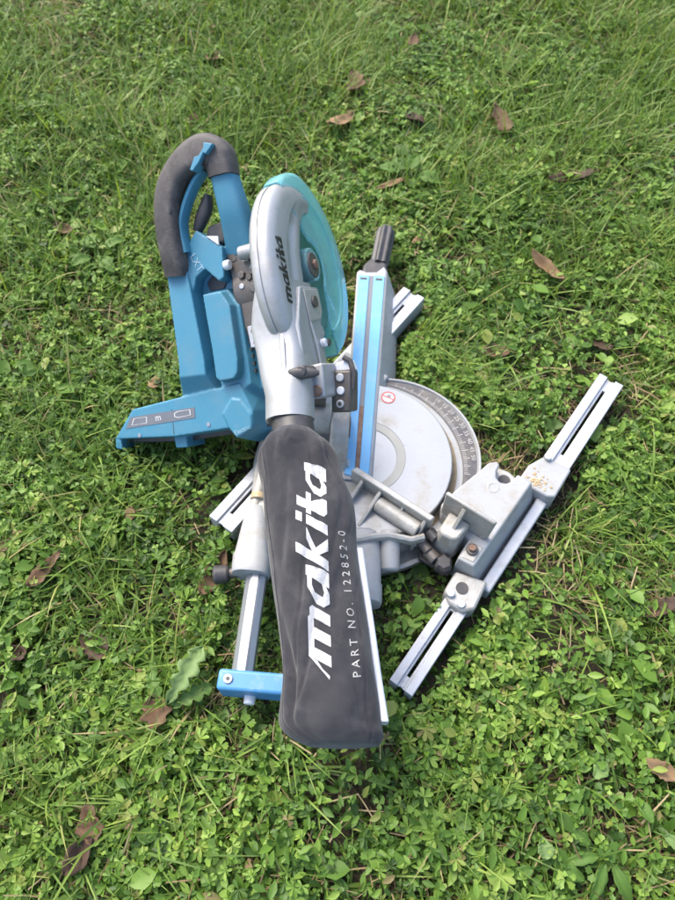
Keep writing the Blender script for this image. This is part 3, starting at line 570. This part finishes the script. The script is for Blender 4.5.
# clear guard round the lower blade
rings = []
for a in np.linspace(27, -158, 84):
    ca, sa = math.cos(R(a)), math.sin(R(a)); tip = max(0, (a-20)/24); tl = max(0, (-130-a)/28)
    ri = .040+.055*np.clip((a-5)/25, 0, 1)+.045*tl; ro = .1435-.016*np.clip((a+8)/35, 0, 1)**1.3-.004*tl
    rings.append([FH((x, -.003+r*ca, -.006+r*sa)) for x, r in ((-.0300, max(ri, .09)), (-.0300, ro-.008), (-.028, ro-.002), (-.024, ro), (-.008, ro), (-.003, ro-.002), (0, ro-.008), (.001, ro-.035), (.0035, ro-.037), (.0035, ro-.041), (.001, ro-.043), (.001, max(ri, .05)), (.004, ri-.002))])
guard = MB().loft(rings, cap=False, closed=False).build('blade_guard', 'teal', smooth=45)
sol = guard.modifiers.new('wall', 'SOLIDIFY'); sol.thickness = .0022; sol.offset = -1
rg = []
for i in range(96):
    a = 2*math.pi*i/96; rr = .108 if i % 4 else .112; rg.append((rr*math.cos(a), rr*math.sin(a)))
bl = MB().prism(rg, -.019, -.017, FH, order='yzx').build('saw_blade', 'blade', smooth=0)
hub = MB().cyl((-.02, 0, 0), (.007, 0, 0), .026, .024, 32, FH).build('guard_hub', 'teal', guard, bevel=.002)
MB().cyl((-.02, -.002, .004), (.0095, -.002, .004), .0185, n=32, F=FH).build('arbor_flange', 'gun', bl, bevel=.0015)
MB().cyl((.0095, -.002, .004), (.0145, -.002, .004), .0075, n=6, F=FH).build('arbor_bolt', 'rust', bl, bevel=.001)
# centre plate under the cover and the lower link plate
cp = MB().prism([(-.040, .070), (-.036, .010), (-.072, .006), (-.086, .016), (-.155, .022), (-.158, .10), (-.094, .096)], -.004, .010, FH, order='yzx').build('centre_plate', 'silver', bevel=.002)
MB().prism([(-.044, .064), (-.040, .014), (-.07, .011), (-.082, .02), (-.090, .06)], .010, .0125, FH, order='yzx').build('cover_plate', 'cast', cp, bevel=.001)
MB().cyl((.012, -.060, .038), (.0165, -.060, .038), .0085, F=FH).build('plate_screw', 'gun', cp, bevel=.001)
MB().cyl((.010, -.118, .03), (.018, -.118, .03), .006, F=FH).build('roller', 'strip', cp, bevel=.001)
MB().cyl((.010, -.118, .022), (.02, -.118, .022), .0055, F=FH).build('roller', 'dark', cp, bevel=.001)
MB().tube([(.012, -.09, .06, .0015, .0015), (.014, -.12, .055, .0015, .0015), (.012, -.152, .05, .0015, .0015)], FH, 8).build('link_rod', 'alu', cp)
# neck and dust nozzle
rings = []
for t, xc, y, z, hw, hz, sq in ((0, -.022, -.030, .052, .026, .048, .40), (.12, -.026, -.060, .058, .032, .044, .38), (.25, -.029, -.088, .064, .036, .038, .36), (.5, -.026, -.125, .075, .035, .033, .45), (.75, -.021, -.160, .090, .034, .033, .6), (.9, -.019, -.186, .101, .0325, .0325, .95), (1, -.0185, -.219, .1145, .0325, .0325, 1)):
    rings.append([FH((xc+hw*math.copysign(abs(math.cos(a))**sq, math.cos(a)), y+.30*hz*math.sin(a)*t, z+hz*math.copysign(abs(math.sin(a))**sq, math.sin(a)))) for a in [2*math.pi*i/36 for i in range(36)]])
neck = MB().loft(rings).build('dust_neck', 'silver', smooth=50)
MB().tube([(-.016, -.078, .092, .004, .004), (-.014, -.110, .104, .0045, .004), (-.011, -.145, .118, .004, .004), (-.010, -.168, .126, .003, .003)], FH, 10).build('neck_rib', 'silver', neck)
MB().tube([(.000, -.080, .084, .003, .003), (.001, -.115, .096, .003, .003), (.003, -.150, .110, .003, .003)], FH, 10).build('neck_rib', 'silver', neck)
MB().prism([(.002, -.150), (.030, -.150), (.026, -.196), (.002, -.196)], .040, .088, FH).build('link_block', 'silver', neck, bevel=.003)
MB().cyl((.016, -.186, .088), (.016, -.186, .0905), .008, F=FH).build('block_bolt', 'rust', neck, bevel=.001)
lv = MB().tube([(-.014, -.156, .118, .003, .003), (-.004, -.158, .119, .006, .005), (.012, -.160, .116, .009, .007), (.026, -.163, .112, .006, .005), (.033, -.164, .11, .003, .003)], FH, 12).build('lock_lever', 'dark', neck)
MB().cyl((.013, -.158, .085), (.013, -.158, .122), .0075, F=FH).build('lever_hub', 'dark', neck, bevel=.002)
hp = MB().prism([(.024, -.160), (.053, -.165), (.042, -.222), (.014, -.218)], .015, .048, FH).build('hinge_plate', 'gun', bevel=.003)
for x, y, m_ in ((.0365, -.172, 'alu'), (.034, -.190, 'strip'), (.030, -.208, 'alu')):
    MB().cyl((x, y, .047), (x, y, .0508), .0058, F=FH).build('plate_screw', m_, hp, bevel=.001)
MB().cyl((.030, -.208, .0506), (.030, -.208, .0514), .003, n=6, F=FH).build('screw_socket', 'dark', hp)
MB().prism([(.030, -.150), (.050, -.150), (.053, -.165), (.024, -.162)], .015, .040, FH).build('guard_link', 'strip', hp, bevel=.002)
MB().tube([(.044, -.145, .042, .004, .003), (.053, -.152, .042, .004, .003), (.055, -.17, .042, .004, .003), (.050, -.19, .042, .003, .003)], FH, 10).build('link_hook', 'dark', hp)
# gear housing between motor and blade
gh = MB().cyl((-.105, -.02, .0), (-.034, -.02, .0), .052, n=40, F=FH).build('gear_housing', 'gun', bevel=.003)
MB().prism([(-.107, .040), (-.093, .063), (-.067, .071), (-.068, .057), (-.082, .046), (-.078, .022), (-.060, .020), (-.052, -.020), (-.046, -.060), (-.064, -.075), (-.070, -.109), (-.092, -.107), (-.098, -.071), (-.097, -.017), (-.104, -.006)], .0, .048, FH).build('motor_bracket', 'gun', gh, bevel=.002)
MB().prism([(-.091, -.074), (-.074, -.074), (-.076, -.106), (-.091, -.105)], .047, .053, FH).build('bracket_tab', 'alu', gh, bevel=.001)
for x, y, r_ in ((-.086, .0, .006), (-.074, -.006, .005), (-.088, -.016, .0045), (-.070, -.022, .007), (-.066, -.052, .010), (-.083, -.082, .004), (-.083, -.099, .003)):
    MB().cyl((x, y, .046), (x, y, .0535), r_, n=6, F=FH).build('bracket_bolt', 'alu' if r_ == .0045 else 'gun' if r_ > .0042 else 'rust', gh, bevel=.001)
for k in range(12):
    x, y = random.uniform(-.096, -.060), random.uniform(-.060, .050); q = random.uniform(.003, .0075); hgt = random.uniform(.048, .058); an = random.uniform(0, 1.5)
    MB().prism([(x+q*math.cos(an+t), y+q*1.2*math.sin(an+t)) for t in (0, 1.3, 3.1, 4.5)], .040, hgt, FH).build('bracket_lug', random.choice(['gun', 'gun', 'rust', 'dark', 'cast']), gh, bevel=.001)
MB().cyl((-.078, .028, .058), (-.034, .026, .060), .010, F=FH).build('lock_pin', 'silver', gh, bevel=.002)
MB().cyl((-.108, .018, .056), (-.098, .018, .056), .007, F=FH).build('lock_button', 'strip', gh, bevel=.002)
MB().prism([(-.095, .036), (-.045, .036), (-.045, .075), (-.06, .08), (-.095, .06)], -.03, .030, FH).build('gear_cover', 'dark', gh, bevel=.004)

# motor housing: one moulded shell from the handle leg down to the battery mount
sh = MB()
sh.prism([(-.203, .030), (-.172, .060), (-.142, .074), (-.108, .056), (-.097, -.02), (-.094, -.105), (-.088, -.165), (-.213, -.165), (-.212, -.098)], -.055, .034, FH)
sh.prism([(-.203, .036), (-.166, .038), (-.162, -.002), (-.160, -.108), (-.158, -.200), (-.246, -.194), (-.214, -.118)], .02, .067, FH, shrink=[(-.200, .036), (-.168, .038), (-.165, -.002), (-.164, -.108), (-.166, -.130), (-.212, -.126), (-.2095, -.110)])
sh.prism([(-.1525, -.008), (-.113, -.010), (-.092, -.040), (-.088, -.118), (-.088, -.175), (-.115, -.182), (-.154, -.182), (-.1555, -.140), (-.153, -.100)], .02, .050, FH, shrink=[(-.1500, -.012), (-.113, -.014), (-.099, -.040), (-.101, -.118), (-.103, -.155), (-.121, -.162), (-.152, -.160), (-.1545, -.138), (-.1515, -.100)])
sh.prism([(-.1485, -.014), (-.115, -.016), (-.103, -.040), (-.106, -.118), (-.110, -.138), (-.118, -.147), (-.146, -.147), (-.1525, -.140), (-.1500, -.100)], .045, .066, FH, shrink=[(-.147, -.016), (-.117, -.018), (-.106, -.040), (-.109, -.118), (-.113, -.136), (-.120, -.144), (-.144, -.144), (-.150, -.138), (-.148, -.100)])
sh.prism([(-.170, .034), (-.170, .052), (-.142, .078), (-.104, .044), (-.110, .002), (-.119, -.002), (-.139, .021), (-.157, .012), (-.164, -.006)], .02, .060, FH)
sh.prism([(-.326, -.156), (-.222, -.152), (-.205, -.152), (-.10, -.150), (-.095, -.196), (-.101, -.224), (-.152, -.219), (-.250, -.217), (-.378, -.202)], .004, .054, FH, shrink=[(-.320, -.158), (-.222, -.154), (-.205, -.154), (-.12, -.152), (-.106, -.196), (-.110, -.216), (-.152, -.214), (-.250, -.212), (-.364, -.199)])
sh.prism([(-.172, -.186), (-.142, -.152), (-.116, -.160), (-.094, -.196), (-.100, -.230), (-.145, -.244), (-.159, -.222)], -.02, .0565, FH, shrink=[(-.156, -.192), (-.137, -.172), (-.124, -.176), (-.109, -.200), (-.112, -.220), (-.140, -.230), (-.149, -.215)])
sh.prism([(-.379, -.214), (-.366, -.218), (-.364, -.198), (-.376, -.196)], -.012, .040, FH)
sh.prism([(-.262, -.230), (-.240, -.232), (-.238, -.200), (-.262, -.196)], -.012, .040, FH)
lg = [(-.076, .146, .066, .0180, .0155), (-.076, .118, .062, .0190, .016), (-.076, .092, .056, .0205, .017), (-.078, .066, .046, .0235, .017), (-.083, .036, .032, .026, .018)]
sh.tube(smooth_path(lg, 5), FH, 32, e=.5)
motor = sh.build('motor_housing', 'blue', smooth=0)
rm = motor.modifiers.new('mould', 'REMESH'); rm.mode = 'VOXEL'; rm.voxel_size = .0014; rm.use_smooth_shade = True
sm = motor.modifiers.new('round', 'SMOOTH'); sm.factor = .5; sm.iterations = 7
bt = motor
MB().prism([(-.139, .017), (-.121, -.001), (-.127, -.008), (-.151, -.006), (-.153, .006)], .033, .0365, FH).build('recess_shade', 'dark', motor)  # dark sheet on the recess floor, shade put into its colour
MB().prism([(-.126, .065), (-.108, .0475), (-.1065, .060)], .0590, .0618, FH).build('label_tag', 'print', motor)
for k in range(6):
    MB().box((-.0985, -.085-.011*k, .020), (-.0955, -.080-.011*k, .0425), FH).build('vent_slot', 'dark', motor)
# D handle: rubber grip and plain leg
gp = [(-.185, .022, .060, .0180, .017), (-.181, .045, .065, .0182, .019), (-.178, .078, .070, .0182, .020), (-.171, .119, .072, .0182, .020), (-.156, .147, .072, .0190, .020), (-.129, .167, .072, .0205, .020), (-.100, .174, .071, .0235, .020), (-.080, .165, .070, .0230, .0195), (-.0755, .150, .069, .0212, .0185), (-.076, .134, .068, .0203, .0175)]
grip = MB().tube(smooth_path(gp, 5), FH, 32, e=.55).build('handle_grip', 'rubber', smooth=60)
MB().tube(smooth_path([(-.161, .050, .060, .005, .012), (-.159, .085, .064, .004, .011), (-.147, .112, .065, .0045, .011), (-.124, .140, .065, .005, .011), (-.106, .152, .064, .004, .010)], 4), FH, 12).build('grip_liner', 'blue', grip)
MB().tube(smooth_path([(-.146, .080, .048, .006, .008), (-.136, .092, .050, .009, .009), (-.124, .108, .050, .010, .009), (-.116, .124, .050, .005, .008)], 4), FH, 12).build('trigger', 'dark', grip)
MB().prism([(-.083, .176), (-.069, .170), (-.083, .160), (-.086, .163), (-.095, .153), (-.108, .144), (-.112, .147), (-.101, .162), (-.095, .161), (-.085, .169)][::-1], .080, .0965, FH).build('lock_off_lever', 'blue', grip, bevel=.001)
for k in range(3):
    MB().box((-.087+.006*k, .150, .085), (-.0855+.006*k, .170, .0905-.0012*k), lambda p: FH((p[0]+(p[1]-.160)*.9, p[1], p[2]))).build('grip_ridge', 'rubber', grip)
MB().prism([(-.165, .098), (-.158, .100), (-.158, .118), (-.164, .117)], .070, .0905, FH).build('grip_button', 'dark', grip, bevel=.003)
MB().prism([(-.136, .062), (-.106, .050), (-.090, .072), (-.098, .084), (-.128, .082)], .02, .050, FH).build('switch_box', 'dark', motor, bevel=.004)
# dark block under the mount: shade of two empty battery slots in its colour
MB().prism([(-.374, -.206), (-.320, -.160), (-.10, -.160), (-.10, -.222), (-.152, -.224), (-.250, -.223), (-.372, -.2075)], -.030, .022, FH).build('slot_shade_body', 'dark', bt, bevel=.002)
for x, y in ((-.315, -.200), (-.185, -.203)):
    MB().cyl((x, y, .052), (x, y, .0550), .0034, n=16, F=FH).build('mount_screw', 'steel', bt)
MB().tube([(-.246, -.170, .0541, .0005, .0005), (-.250, -.208, .0541, .0005, .0005)], FH, 6).build('part_line', 'dark', bt)
st = MB().prism([(-.326, -.1695), (-.204, -.1735), (-.206, -.1895), (-.339, -.1860)], .0534, .0546, FH).build('gauge_label', 'sticker', bt)
def outline(pts, wd, z):
    mb = MB(); n = len(pts); c = np.mean(pts, 0)
    inn = [tuple(np.array(p)+(c-np.array(p))/np.linalg.norm(c-np.array(p))*wd*1.6) for p in pts]
    for i in range(n):
        j = (i+1) % n; mb.add([FH((*pts[i], z)), FH((*pts[j], z)), FH((*inn[j], z)), FH((*inn[i], z))], [(0, 1, 2, 3)])
    return mb
outline([(-.320, -.1725), (-.294, -.1735), (-.296, -.1835), (-.326, -.1825)], .0009, .0550).build('gauge_outline', 'print', st)
outline([(-.242, -.1765), (-.236, -.1745), (-.212, -.1755), (-.213, -.184), (-.237, -.1845), (-.243, -.182)], .0009, .0550).build('gauge_outline', 'print', st)
P_, w_ = font_polys('m'); mb = MB()
for p in P_: mb.add([FH((-.279+u*.015, -.183+v*.015, .0550)) for u, v in p], [tuple(range(len(p)))])
mb.build('gauge_symbol', 'print', st)
hx, hy, hz = (RH[:, i] for i in range(3))
P_, w_ = font_polys('Electric'); stamp('printed_word', P_, FH((-.141, -.226, .06)), hx*.97+hy*.22, hy*.97-hx*.22, .0095, motor, 'faintprint', bt, -hz, sub=1)
P_, w_ = font_polys('LXT'); stamp('printed_word', P_, FH((-.160, .044, .06)), -hy*.93+hx*.35, hx*.93+hy*.35, .016, motor, 'faintprint', motor, -hz, sub=1)
# maker's word on the cover
polys, wd = makita_polys(.25, .12); size = .088/wd
stamp('printed_word', polys, FH((.01, -.066, .090)), hy, hz, size, cover, 'black', cover, -hx, .0006, sub=3)

# ------------------------------------------------------------------ dust bag
BAG = [(-.0564, .4600, .2328, .0290, .029), (-.0558, .4535, .2325, .0355, .033), (-.0545, .4450, .232, .0440, .036), (-.0512, .4266, .230, .0490, .039), (-.0445, .3996, .226, .0515, .040), (-.0377, .376, .222, .0561, .042), (-.0338, .3461, .218, .0569, .043), (-.0308, .3121, .213, .0548, .043), (-.0241, .2636, .206, .0536, .042), (-.0168, .2196, .199, .0529, .040), (-.0104, .1694, .192, .0525, .038), (-.0088, .1354, .186, .0565, .036), (-.0079, .1147, .182, .0575, .033), (-.001, .1030, .180, .0525, .028), (.006, .0945, .178, .041, .018)]
def wrinkle(s, a, y):
    side = abs(math.sin(a))**1.5                                                          # folds live on the flat faces, the seams stay straight
    w_ = side*(.0022*math.sin(31*y+3*a) + .0016*math.sin(57*y-5*a+1) + .0012*math.sin(88*y+7*a))
    w_ += .0040*math.exp(-((y-.425)/.030)**2)*math.sin(9*a+40*y)                       # gathers at the neck
    w_ += -.0060*math.exp(-((a-2.42-1.1*(y-.16))/.085)**2)*math.exp(-((y-.150)/.040)**2)    # crease by the left edge
    w_ += .0035*math.exp(-((a-2.62-1.1*(y-.16))/.10)**2)*math.exp(-((y-.165)/.050)**2)
    w_ += -.0035*math.exp(-((a-2.1+3*(y-.34))/.13)**2)*math.exp(-((y-.36)/.06)**2)
    w_ += -.0030*math.exp(-((a-1.15-4*(y-.15))/.12)**2)*math.exp(-((y-.14)/.035)**2)
    f = lambda p, q, k: float(noise2(np.array([p+40.]), np.array([q+40.]), k, 1)[0])-.5
    w_ += side*(.0060*(f(y*22+a*1.2, a*2.0-y*9, 0)) + .0024*f(y*48, a*4+y*25, 1) + .0008*f(y*140, a*11, 2))
    w_ -= side*.0026*max(0, 1-abs(f(y*13+a*2.2, a*1.9, 3))*9)                               # sharp creases
    return w_
path = smooth_path(BAG, 14); nA = 168; rings = []
for p in path:
    rg = []
    for i in range(nA):
        a = 2*math.pi*i/nA; ca, sa = math.cos(a), math.sin(a); k = wrinkle(0, a, p[1])*min(1, max(0, (.462-p[1])/.03))
        rg.append(np.array([p[0]+(p[3]+k)*math.copysign(abs(ca)**.82, ca), p[1]+.12*p[4]*sa, p[2]+(p[4]+k)*math.copysign(abs(sa)**.86, sa)]))
    rings.append(rg)
bag = MB().loft(rings).build('dust_bag', 'bag', smooth=75)
a_, b_2 = FH((-.0185, -.198, .106)), np.array([-.0560, .455, .2322])
MB().cyl(a_, b_2, .0275, .0285, 32).build('bag_collar', 'dark', bag, bevel=.001)
MB().cyl(FH((-.0185, -.218, .1142)), FH((-.0185, -.2215, .1156)), .0302, .0302, 32).build('bag_band', 'dark', bag, bevel=.001)
nR = len(rings)
MB().tube([(*(rings[k][int(nA*.43)]), .0011, .0011) for k in range(30, nR-16, 3)], FW, 6).build('side_seam', 'bag', bag)
mb = MB(); rg = []
sp = smooth_path([(.0262, .312, .209), (.0315, .270, .203), (.0385, .220, .195), (.0448, .170, .187), (.0505, .130, .181), (.0525, .117, .179)], 4)
for p in sp: rg.append([np.array([p[0]+x, p[1], p[2]+z]) for x, z in ((-.004, -.016), (.0052, -.016), (.0052, .010), (.003, .0125), (-.002, .0125), (-.004, .010))])
mb.loft(rg).build('closing_strip', 'strip', bag, smooth=30, bevel=.0008)
polys, wd = makita_polys(.42, .12, tail=True); du = np.array([-.0085, .2507, 0]); dv = np.array([-1., 0, 0]); size = .232/(wd+.05)
stamp('printed_word', polys, (-.0065, .1670, .24), du, dv, size, bag, 'bagprint', bag, (0, 0, -1), .0009, sub=4, vs_=.70)
P_, wd = font_polys('PART NO. 122852-0', 1.55); du = np.array([-.0172, .166, 0]); stamp('part_number', P_, (.0262, .158, .24), du, (-1, 0, 0), .166/wd, bag, 'scaleprint', bag, (0, 0, -1), .0008, sub=1)

# ------------------------------------------------------------------ fallen leaves
def fallen_leaf(x, y, length, width, az, m, label, z=.036, curl=.6, seed=0, lobes=0):
    rr = random.Random(seed*17+3); n = 14; wv = []
    ph = rr.uniform(0, 6); V = []; F = []; cols = (-1, -.55, -.15, 0, .15, .55, 1)
    for i in range(n+1):
        t = i/n; hw = width/2*math.sin(math.pi*min(1, t**.8))**.75*(1+.22*math.sin(lobes*math.pi*t*2+ph) if lobes else 1)*(1+rr.uniform(-.13, .13))+.0004
        for c in cols:
            X = hw*c; Y = length*(t-.5); Z = curl*width*(.30*abs(c)**1.4 + .10*math.sin(5*t+ph+2*c)) + .18*curl*length*(t-.5)**2*4*rr.uniform(.85, 1.1) + .05*width*math.sin(9*t+3*c)
            X *= 1-.35*curl*abs(c); V.append((X+.06*length*math.sin(2.4*t+ph), Y, Z))
    k = len(cols)
    for i in range(n):
        for j in range(k-1): F.append((i*k+j, i*k+j+1, (i+1)*k+j+1, (i+1)*k+j))
    me = bpy.data.meshes.new('fallen_leaf'); me.from_pydata(V, [], F); me.materials.append(M[m]); me.polygons.foreach_set('use_smooth', [True]*len(F))
    o = bpy.data.objects.new('fallen_leaf', me); COL.objects.link(o); s = o.modifiers.new('thick', 'SOLIDIFY'); s.thickness = .0005
    o.location = (x, y, z); o.rotation_euler = (rr.uniform(-.25, .25), rr.uniform(-.3, .3), R(az)); o['label'] = label; o['category'] = 'dead leaf'; o['group'] = 'dead leaves scattered on the lawn'
    mb = MB().tube([(0, -length*.5, 0, .0009, .0009), (.002, -length*.62, -.002, .0008, .0008), (.006, -length*.74, -.006, .0006, .0006)], FW, 6)
    st_ = make('leaf_stalk', mb.v, mb.f, m, None); st_.parent = o
    return o
LV = [
 (.493, 1.214, .100, .036, 98, 'deaddark', 'long dark brown curled leaf at the upper right of the lawn', .048, .7, 0),
 (.369, 1.417, .080, .042, 25, 'deadleaf', 'upright brown dead leaf above and left of the long dark one', .045, .7, 2),
 (.046, 1.570, .070, .050, 10, 'deadleaf', 'brown dead leaf near the top centre, further back of the two there', .040, .6, 3),
 (.006, 1.417, .085, .040, -35, 'deadpale', 'tan dead leaf near the top centre, in front of a browner one', .042, .6, 0),
 (.401, .959, .080, .034, 35, 'deadpale', 'pale dry curled leaf right of the grip knob end of the saw', .045, .9, 0),
 (.282, .764, .055, .036, 80, 'deadleaf', 'small brown leaf just above the angle scale and right bar', .036, .5, 0),
 (.236, .666, .036, .026, 10, 'deadleaf', 'small brown leaf closest to the rim of the angle scale', .036, .5, 0),
 (-.427, .348, .062, .030, -40, 'deadleaf', 'pointed brown leaf standing up in the clover at the left', .045, 1.0, 0),
 (-.244, .150, .042, .040, 20, 'deadleaf', 'lobed pinkish brown leaf below the blue end bracket', .046, .7, 3),
 (-.304, .022, .046, .034, 10, 'deadleaf', 'brown leaf at the lower left, the upper of a close pair', .044, .6, 2),
 (-.316, -.013, .044, .030, -40, 'deaddark', 'purplish brown leaf at the lower left, the lower of a close pair', .042, .8, 0),
 (.470, .291, .055, .024, 110, 'deaddark', 'brown leaf at the right edge, level with the lower extension bar', .040, .7, 0),
 (.417, .083, .046, .022, 60, 'deadpale', 'smooth pinkish brown leaf at the right edge near the bottom', .046, .4, 0),
 (-.188, .352, .070, .034, -25, 'deadleaf', 'rusty brown leaf beside the lock knob of the slide sleeve', .030, .7, 0),
 (-.317, .694, .026, .022, 0, 'deadpale', 'tiny pinkish leaf left of the blue motor housing', .040, .4, 0),
 (-.323, .446, .024, .016, 10, 'deadpale', 'tiny tan leaf below the battery mount', .038, .4, 0),
 (-.500, .391, .042, .026, -10, 'deadleaf', 'rusty leaf sunk in the clover at the left edge, halfway down', .034, .6, 0),
 (.583, .787, .060, .030, 80, 'deaddark', 'dark leaf at the right edge, level with the top of the right bar', .034, .7, 0),
 (.473, .780, .048, .026, 60, 'deaddark', 'dark leaf just beyond the tip of the right extension bar', .030, .7, 0),
 (.111, 1.204, .060, .016, 105, 'deadpale', 'narrow dry tan stalk-like leaf beside the rounded green leaves', .040, .6, 0),
 (.160, 1.045, .048, .014, -35, 'deadpale', 'thin tan sliver of leaf just right of the grip knob', .040, .6, 0),
 (.190, 1.747, .040, .030, 0, 'deadleaf', 'small brown leaf at the top edge right of centre', .040, .5, 0),
 (.172, 1.432, .034, .050, 10, 'deaddark', 'dark upright leaf at the top centre, right of the tan one', .036, .7, 0),
 (-.348, .241, .050, .036, 60, 'deaddark', 'dark rotting leaf in a hollow at the lower left', .026, .6, 0),
 (-.452, .230, .036, .024, 60, 'deaddark', 'grey brown curled leaf at the left edge above the lower left corner', .032, .9, 0),
 (-.562, 1.083, .050, .030, 40, 'deadleaf', 'brown leaf in the grass left of the handle grip', .030, .6, 0),
 (-.324, 1.425, .050, .032, 20, 'deadleaf', 'faded brown leaf in the grass above the handle grip', .034, .6, 0),
 (-.302, 1.682, .060, .040, 5, 'deadleaf', 'brown leaf near the top edge left of centre', .036, .6, 0),
]
for i, (x, y, l, wdt, az, m, lab, z, cu, lo) in enumerate(LV): fallen_leaf(x, y, l*1.06, wdt*1.12, az, m, lab, z-.007, cu*.75, i, lo)

# ------------------------------------------------------------------ broad-leaved weeds
def weed(x, y, leaves, label, kind='plantain', z=.0):
    root = bpy.data.objects.new('broadleaf_weed', None); COL.objects.link(root); root.location = (x, y, z); root.empty_display_size = .02
    root['label'] = label; root['category'] = 'weed'; root['group'] = 'broad-leaved weeds in the lawn'
    for k, (az, dist, ln, wd, h, tone) in enumerate(leaves):
        n = 12; V = []; F = []; cols = (-1, -.5, 0, .5, 1); rr = random.Random(k*13+int(x*977))
        for i in range(n+1):
            t = i/n
            if kind == 'dandelion': hw = wd/2*(.25+.75*t**.7)*math.sin(math.pi*min(1, .06+t*.94))**.4*(1+.38*(1 if (i % 3) else -1)*(t < .85))
            else: hw = wd/2*math.sin(math.pi*(t**.85))**.8*(1+.10*math.sin(22*t+k)+rr.uniform(-.10, .10))
            for c in cols:
                V.append((hw*c*(1-.1*abs(c)), ln*t, .16*wd*abs(c)**1.5+.10*ln*math.sin(math.pi*t)-.16*ln*t*t+.03*wd*math.sin(8*t+4*c)+(.06*wd*(1 if i % 2 else -1) if abs(c) == .5 else 0)+rr.uniform(-.03, .03)*wd))
        for i in range(n):
            for j in range(4): F.append((i*5+j, i*5+j+1, (i+1)*5+j+1, (i+1)*5+j))
        me = bpy.data.meshes.new('leaf'); me.from_pydata(V, [], F); me.materials.append(M['broad']); me.polygons.foreach_set('use_smooth', [True]*len(F))
        a = me.attributes.new('tone', 'FLOAT', 'POINT'); a.data.foreach_set('value', [min(1, max(0, tone+(.12 if q % 5 == 2 else 0))) for q in range(len(V))])
        o = bpy.data.objects.new('leaf', me); COL.objects.link(o); o.parent = root; a_ = R(az)
        o.location = (-math.sin(a_)*dist, math.cos(a_)*dist, h); o.rotation_euler = (rr.uniform(-.15, .25), rr.uniform(-.2, .2), a_)
        s_ = o.modifiers.new('thick', 'SOLIDIFY'); s_.thickness = .0004
        mb = MB().tube([(0, 0, .0, .0011, .0011), (0, -dist*.6, -h*.4, .0011, .0011), (0, -dist, -h*.9, .0012, .0012)], FW, 6)
        pt = make('leaf_stalk', mb.v, mb.f, 'broad', None); pt.parent = o
        pa = pt.data.attributes.new('tone', 'FLOAT', 'POINT'); pa.data.foreach_set('value', [.7]*len(pt.data.vertices))
weed(.150, 1.225, [(70, .02, .052, .040, .040, .45), (-20, .015, .046, .034, .044, .4), (-100, .02, .055, .040, .040, .55), (30, .02, .040, .030, .040, .35)], 'cluster of rounded broad green leaves above the grip knob')
weed(-.232, .150, [(-28, .012, .085, .034, .046, 1.0), (-60, .012, .060, .026, .040, .6), (25, .01, .05, .022, .038, .5)], 'pale jagged dandelion left of the blue end bracket', 'dandelion')
weed(.322, .066, [(-45, .006, .036, .021, .040, .8), (120, .01, .03, .016, .034, .4)], 'weed with a pale scalloped leaf right of the lower extension bar')
weed(.251, -.022, [(0, .004, .024, .024, .042, .9), (110, .015, .03, .016, .034, .3), (-110, .02, .03, .018, .034, .35)], 'weed with one bright round leaf at the bottom right')
weed(.330, -.012, [(150, .01, .050, .016, .032, .3), (-160, .012, .046, .018, .034, .3), (60, .02, .04, .016, .032, .25), (100, .01, .05, .015, .034, .35)], 'weed with long dull green leaves near the bottom right corner')
weed(.395, .010, [(-120, .005, .038, .018, .042, .85), (20, .01, .035, .016, .036, .45)], 'weed with a bright pointed leaf at the right edge near the bottom')
weed(-.470, 1.000, [(40, .015, .05, .032, .036, .5), (-50, .015, .05, .030, .038, .5), (130, .015, .045, .030, .036, .45), (-140, .015, .045, .03, .036, .5)], 'rosette of broad leaves in the grass left of the saw handle')
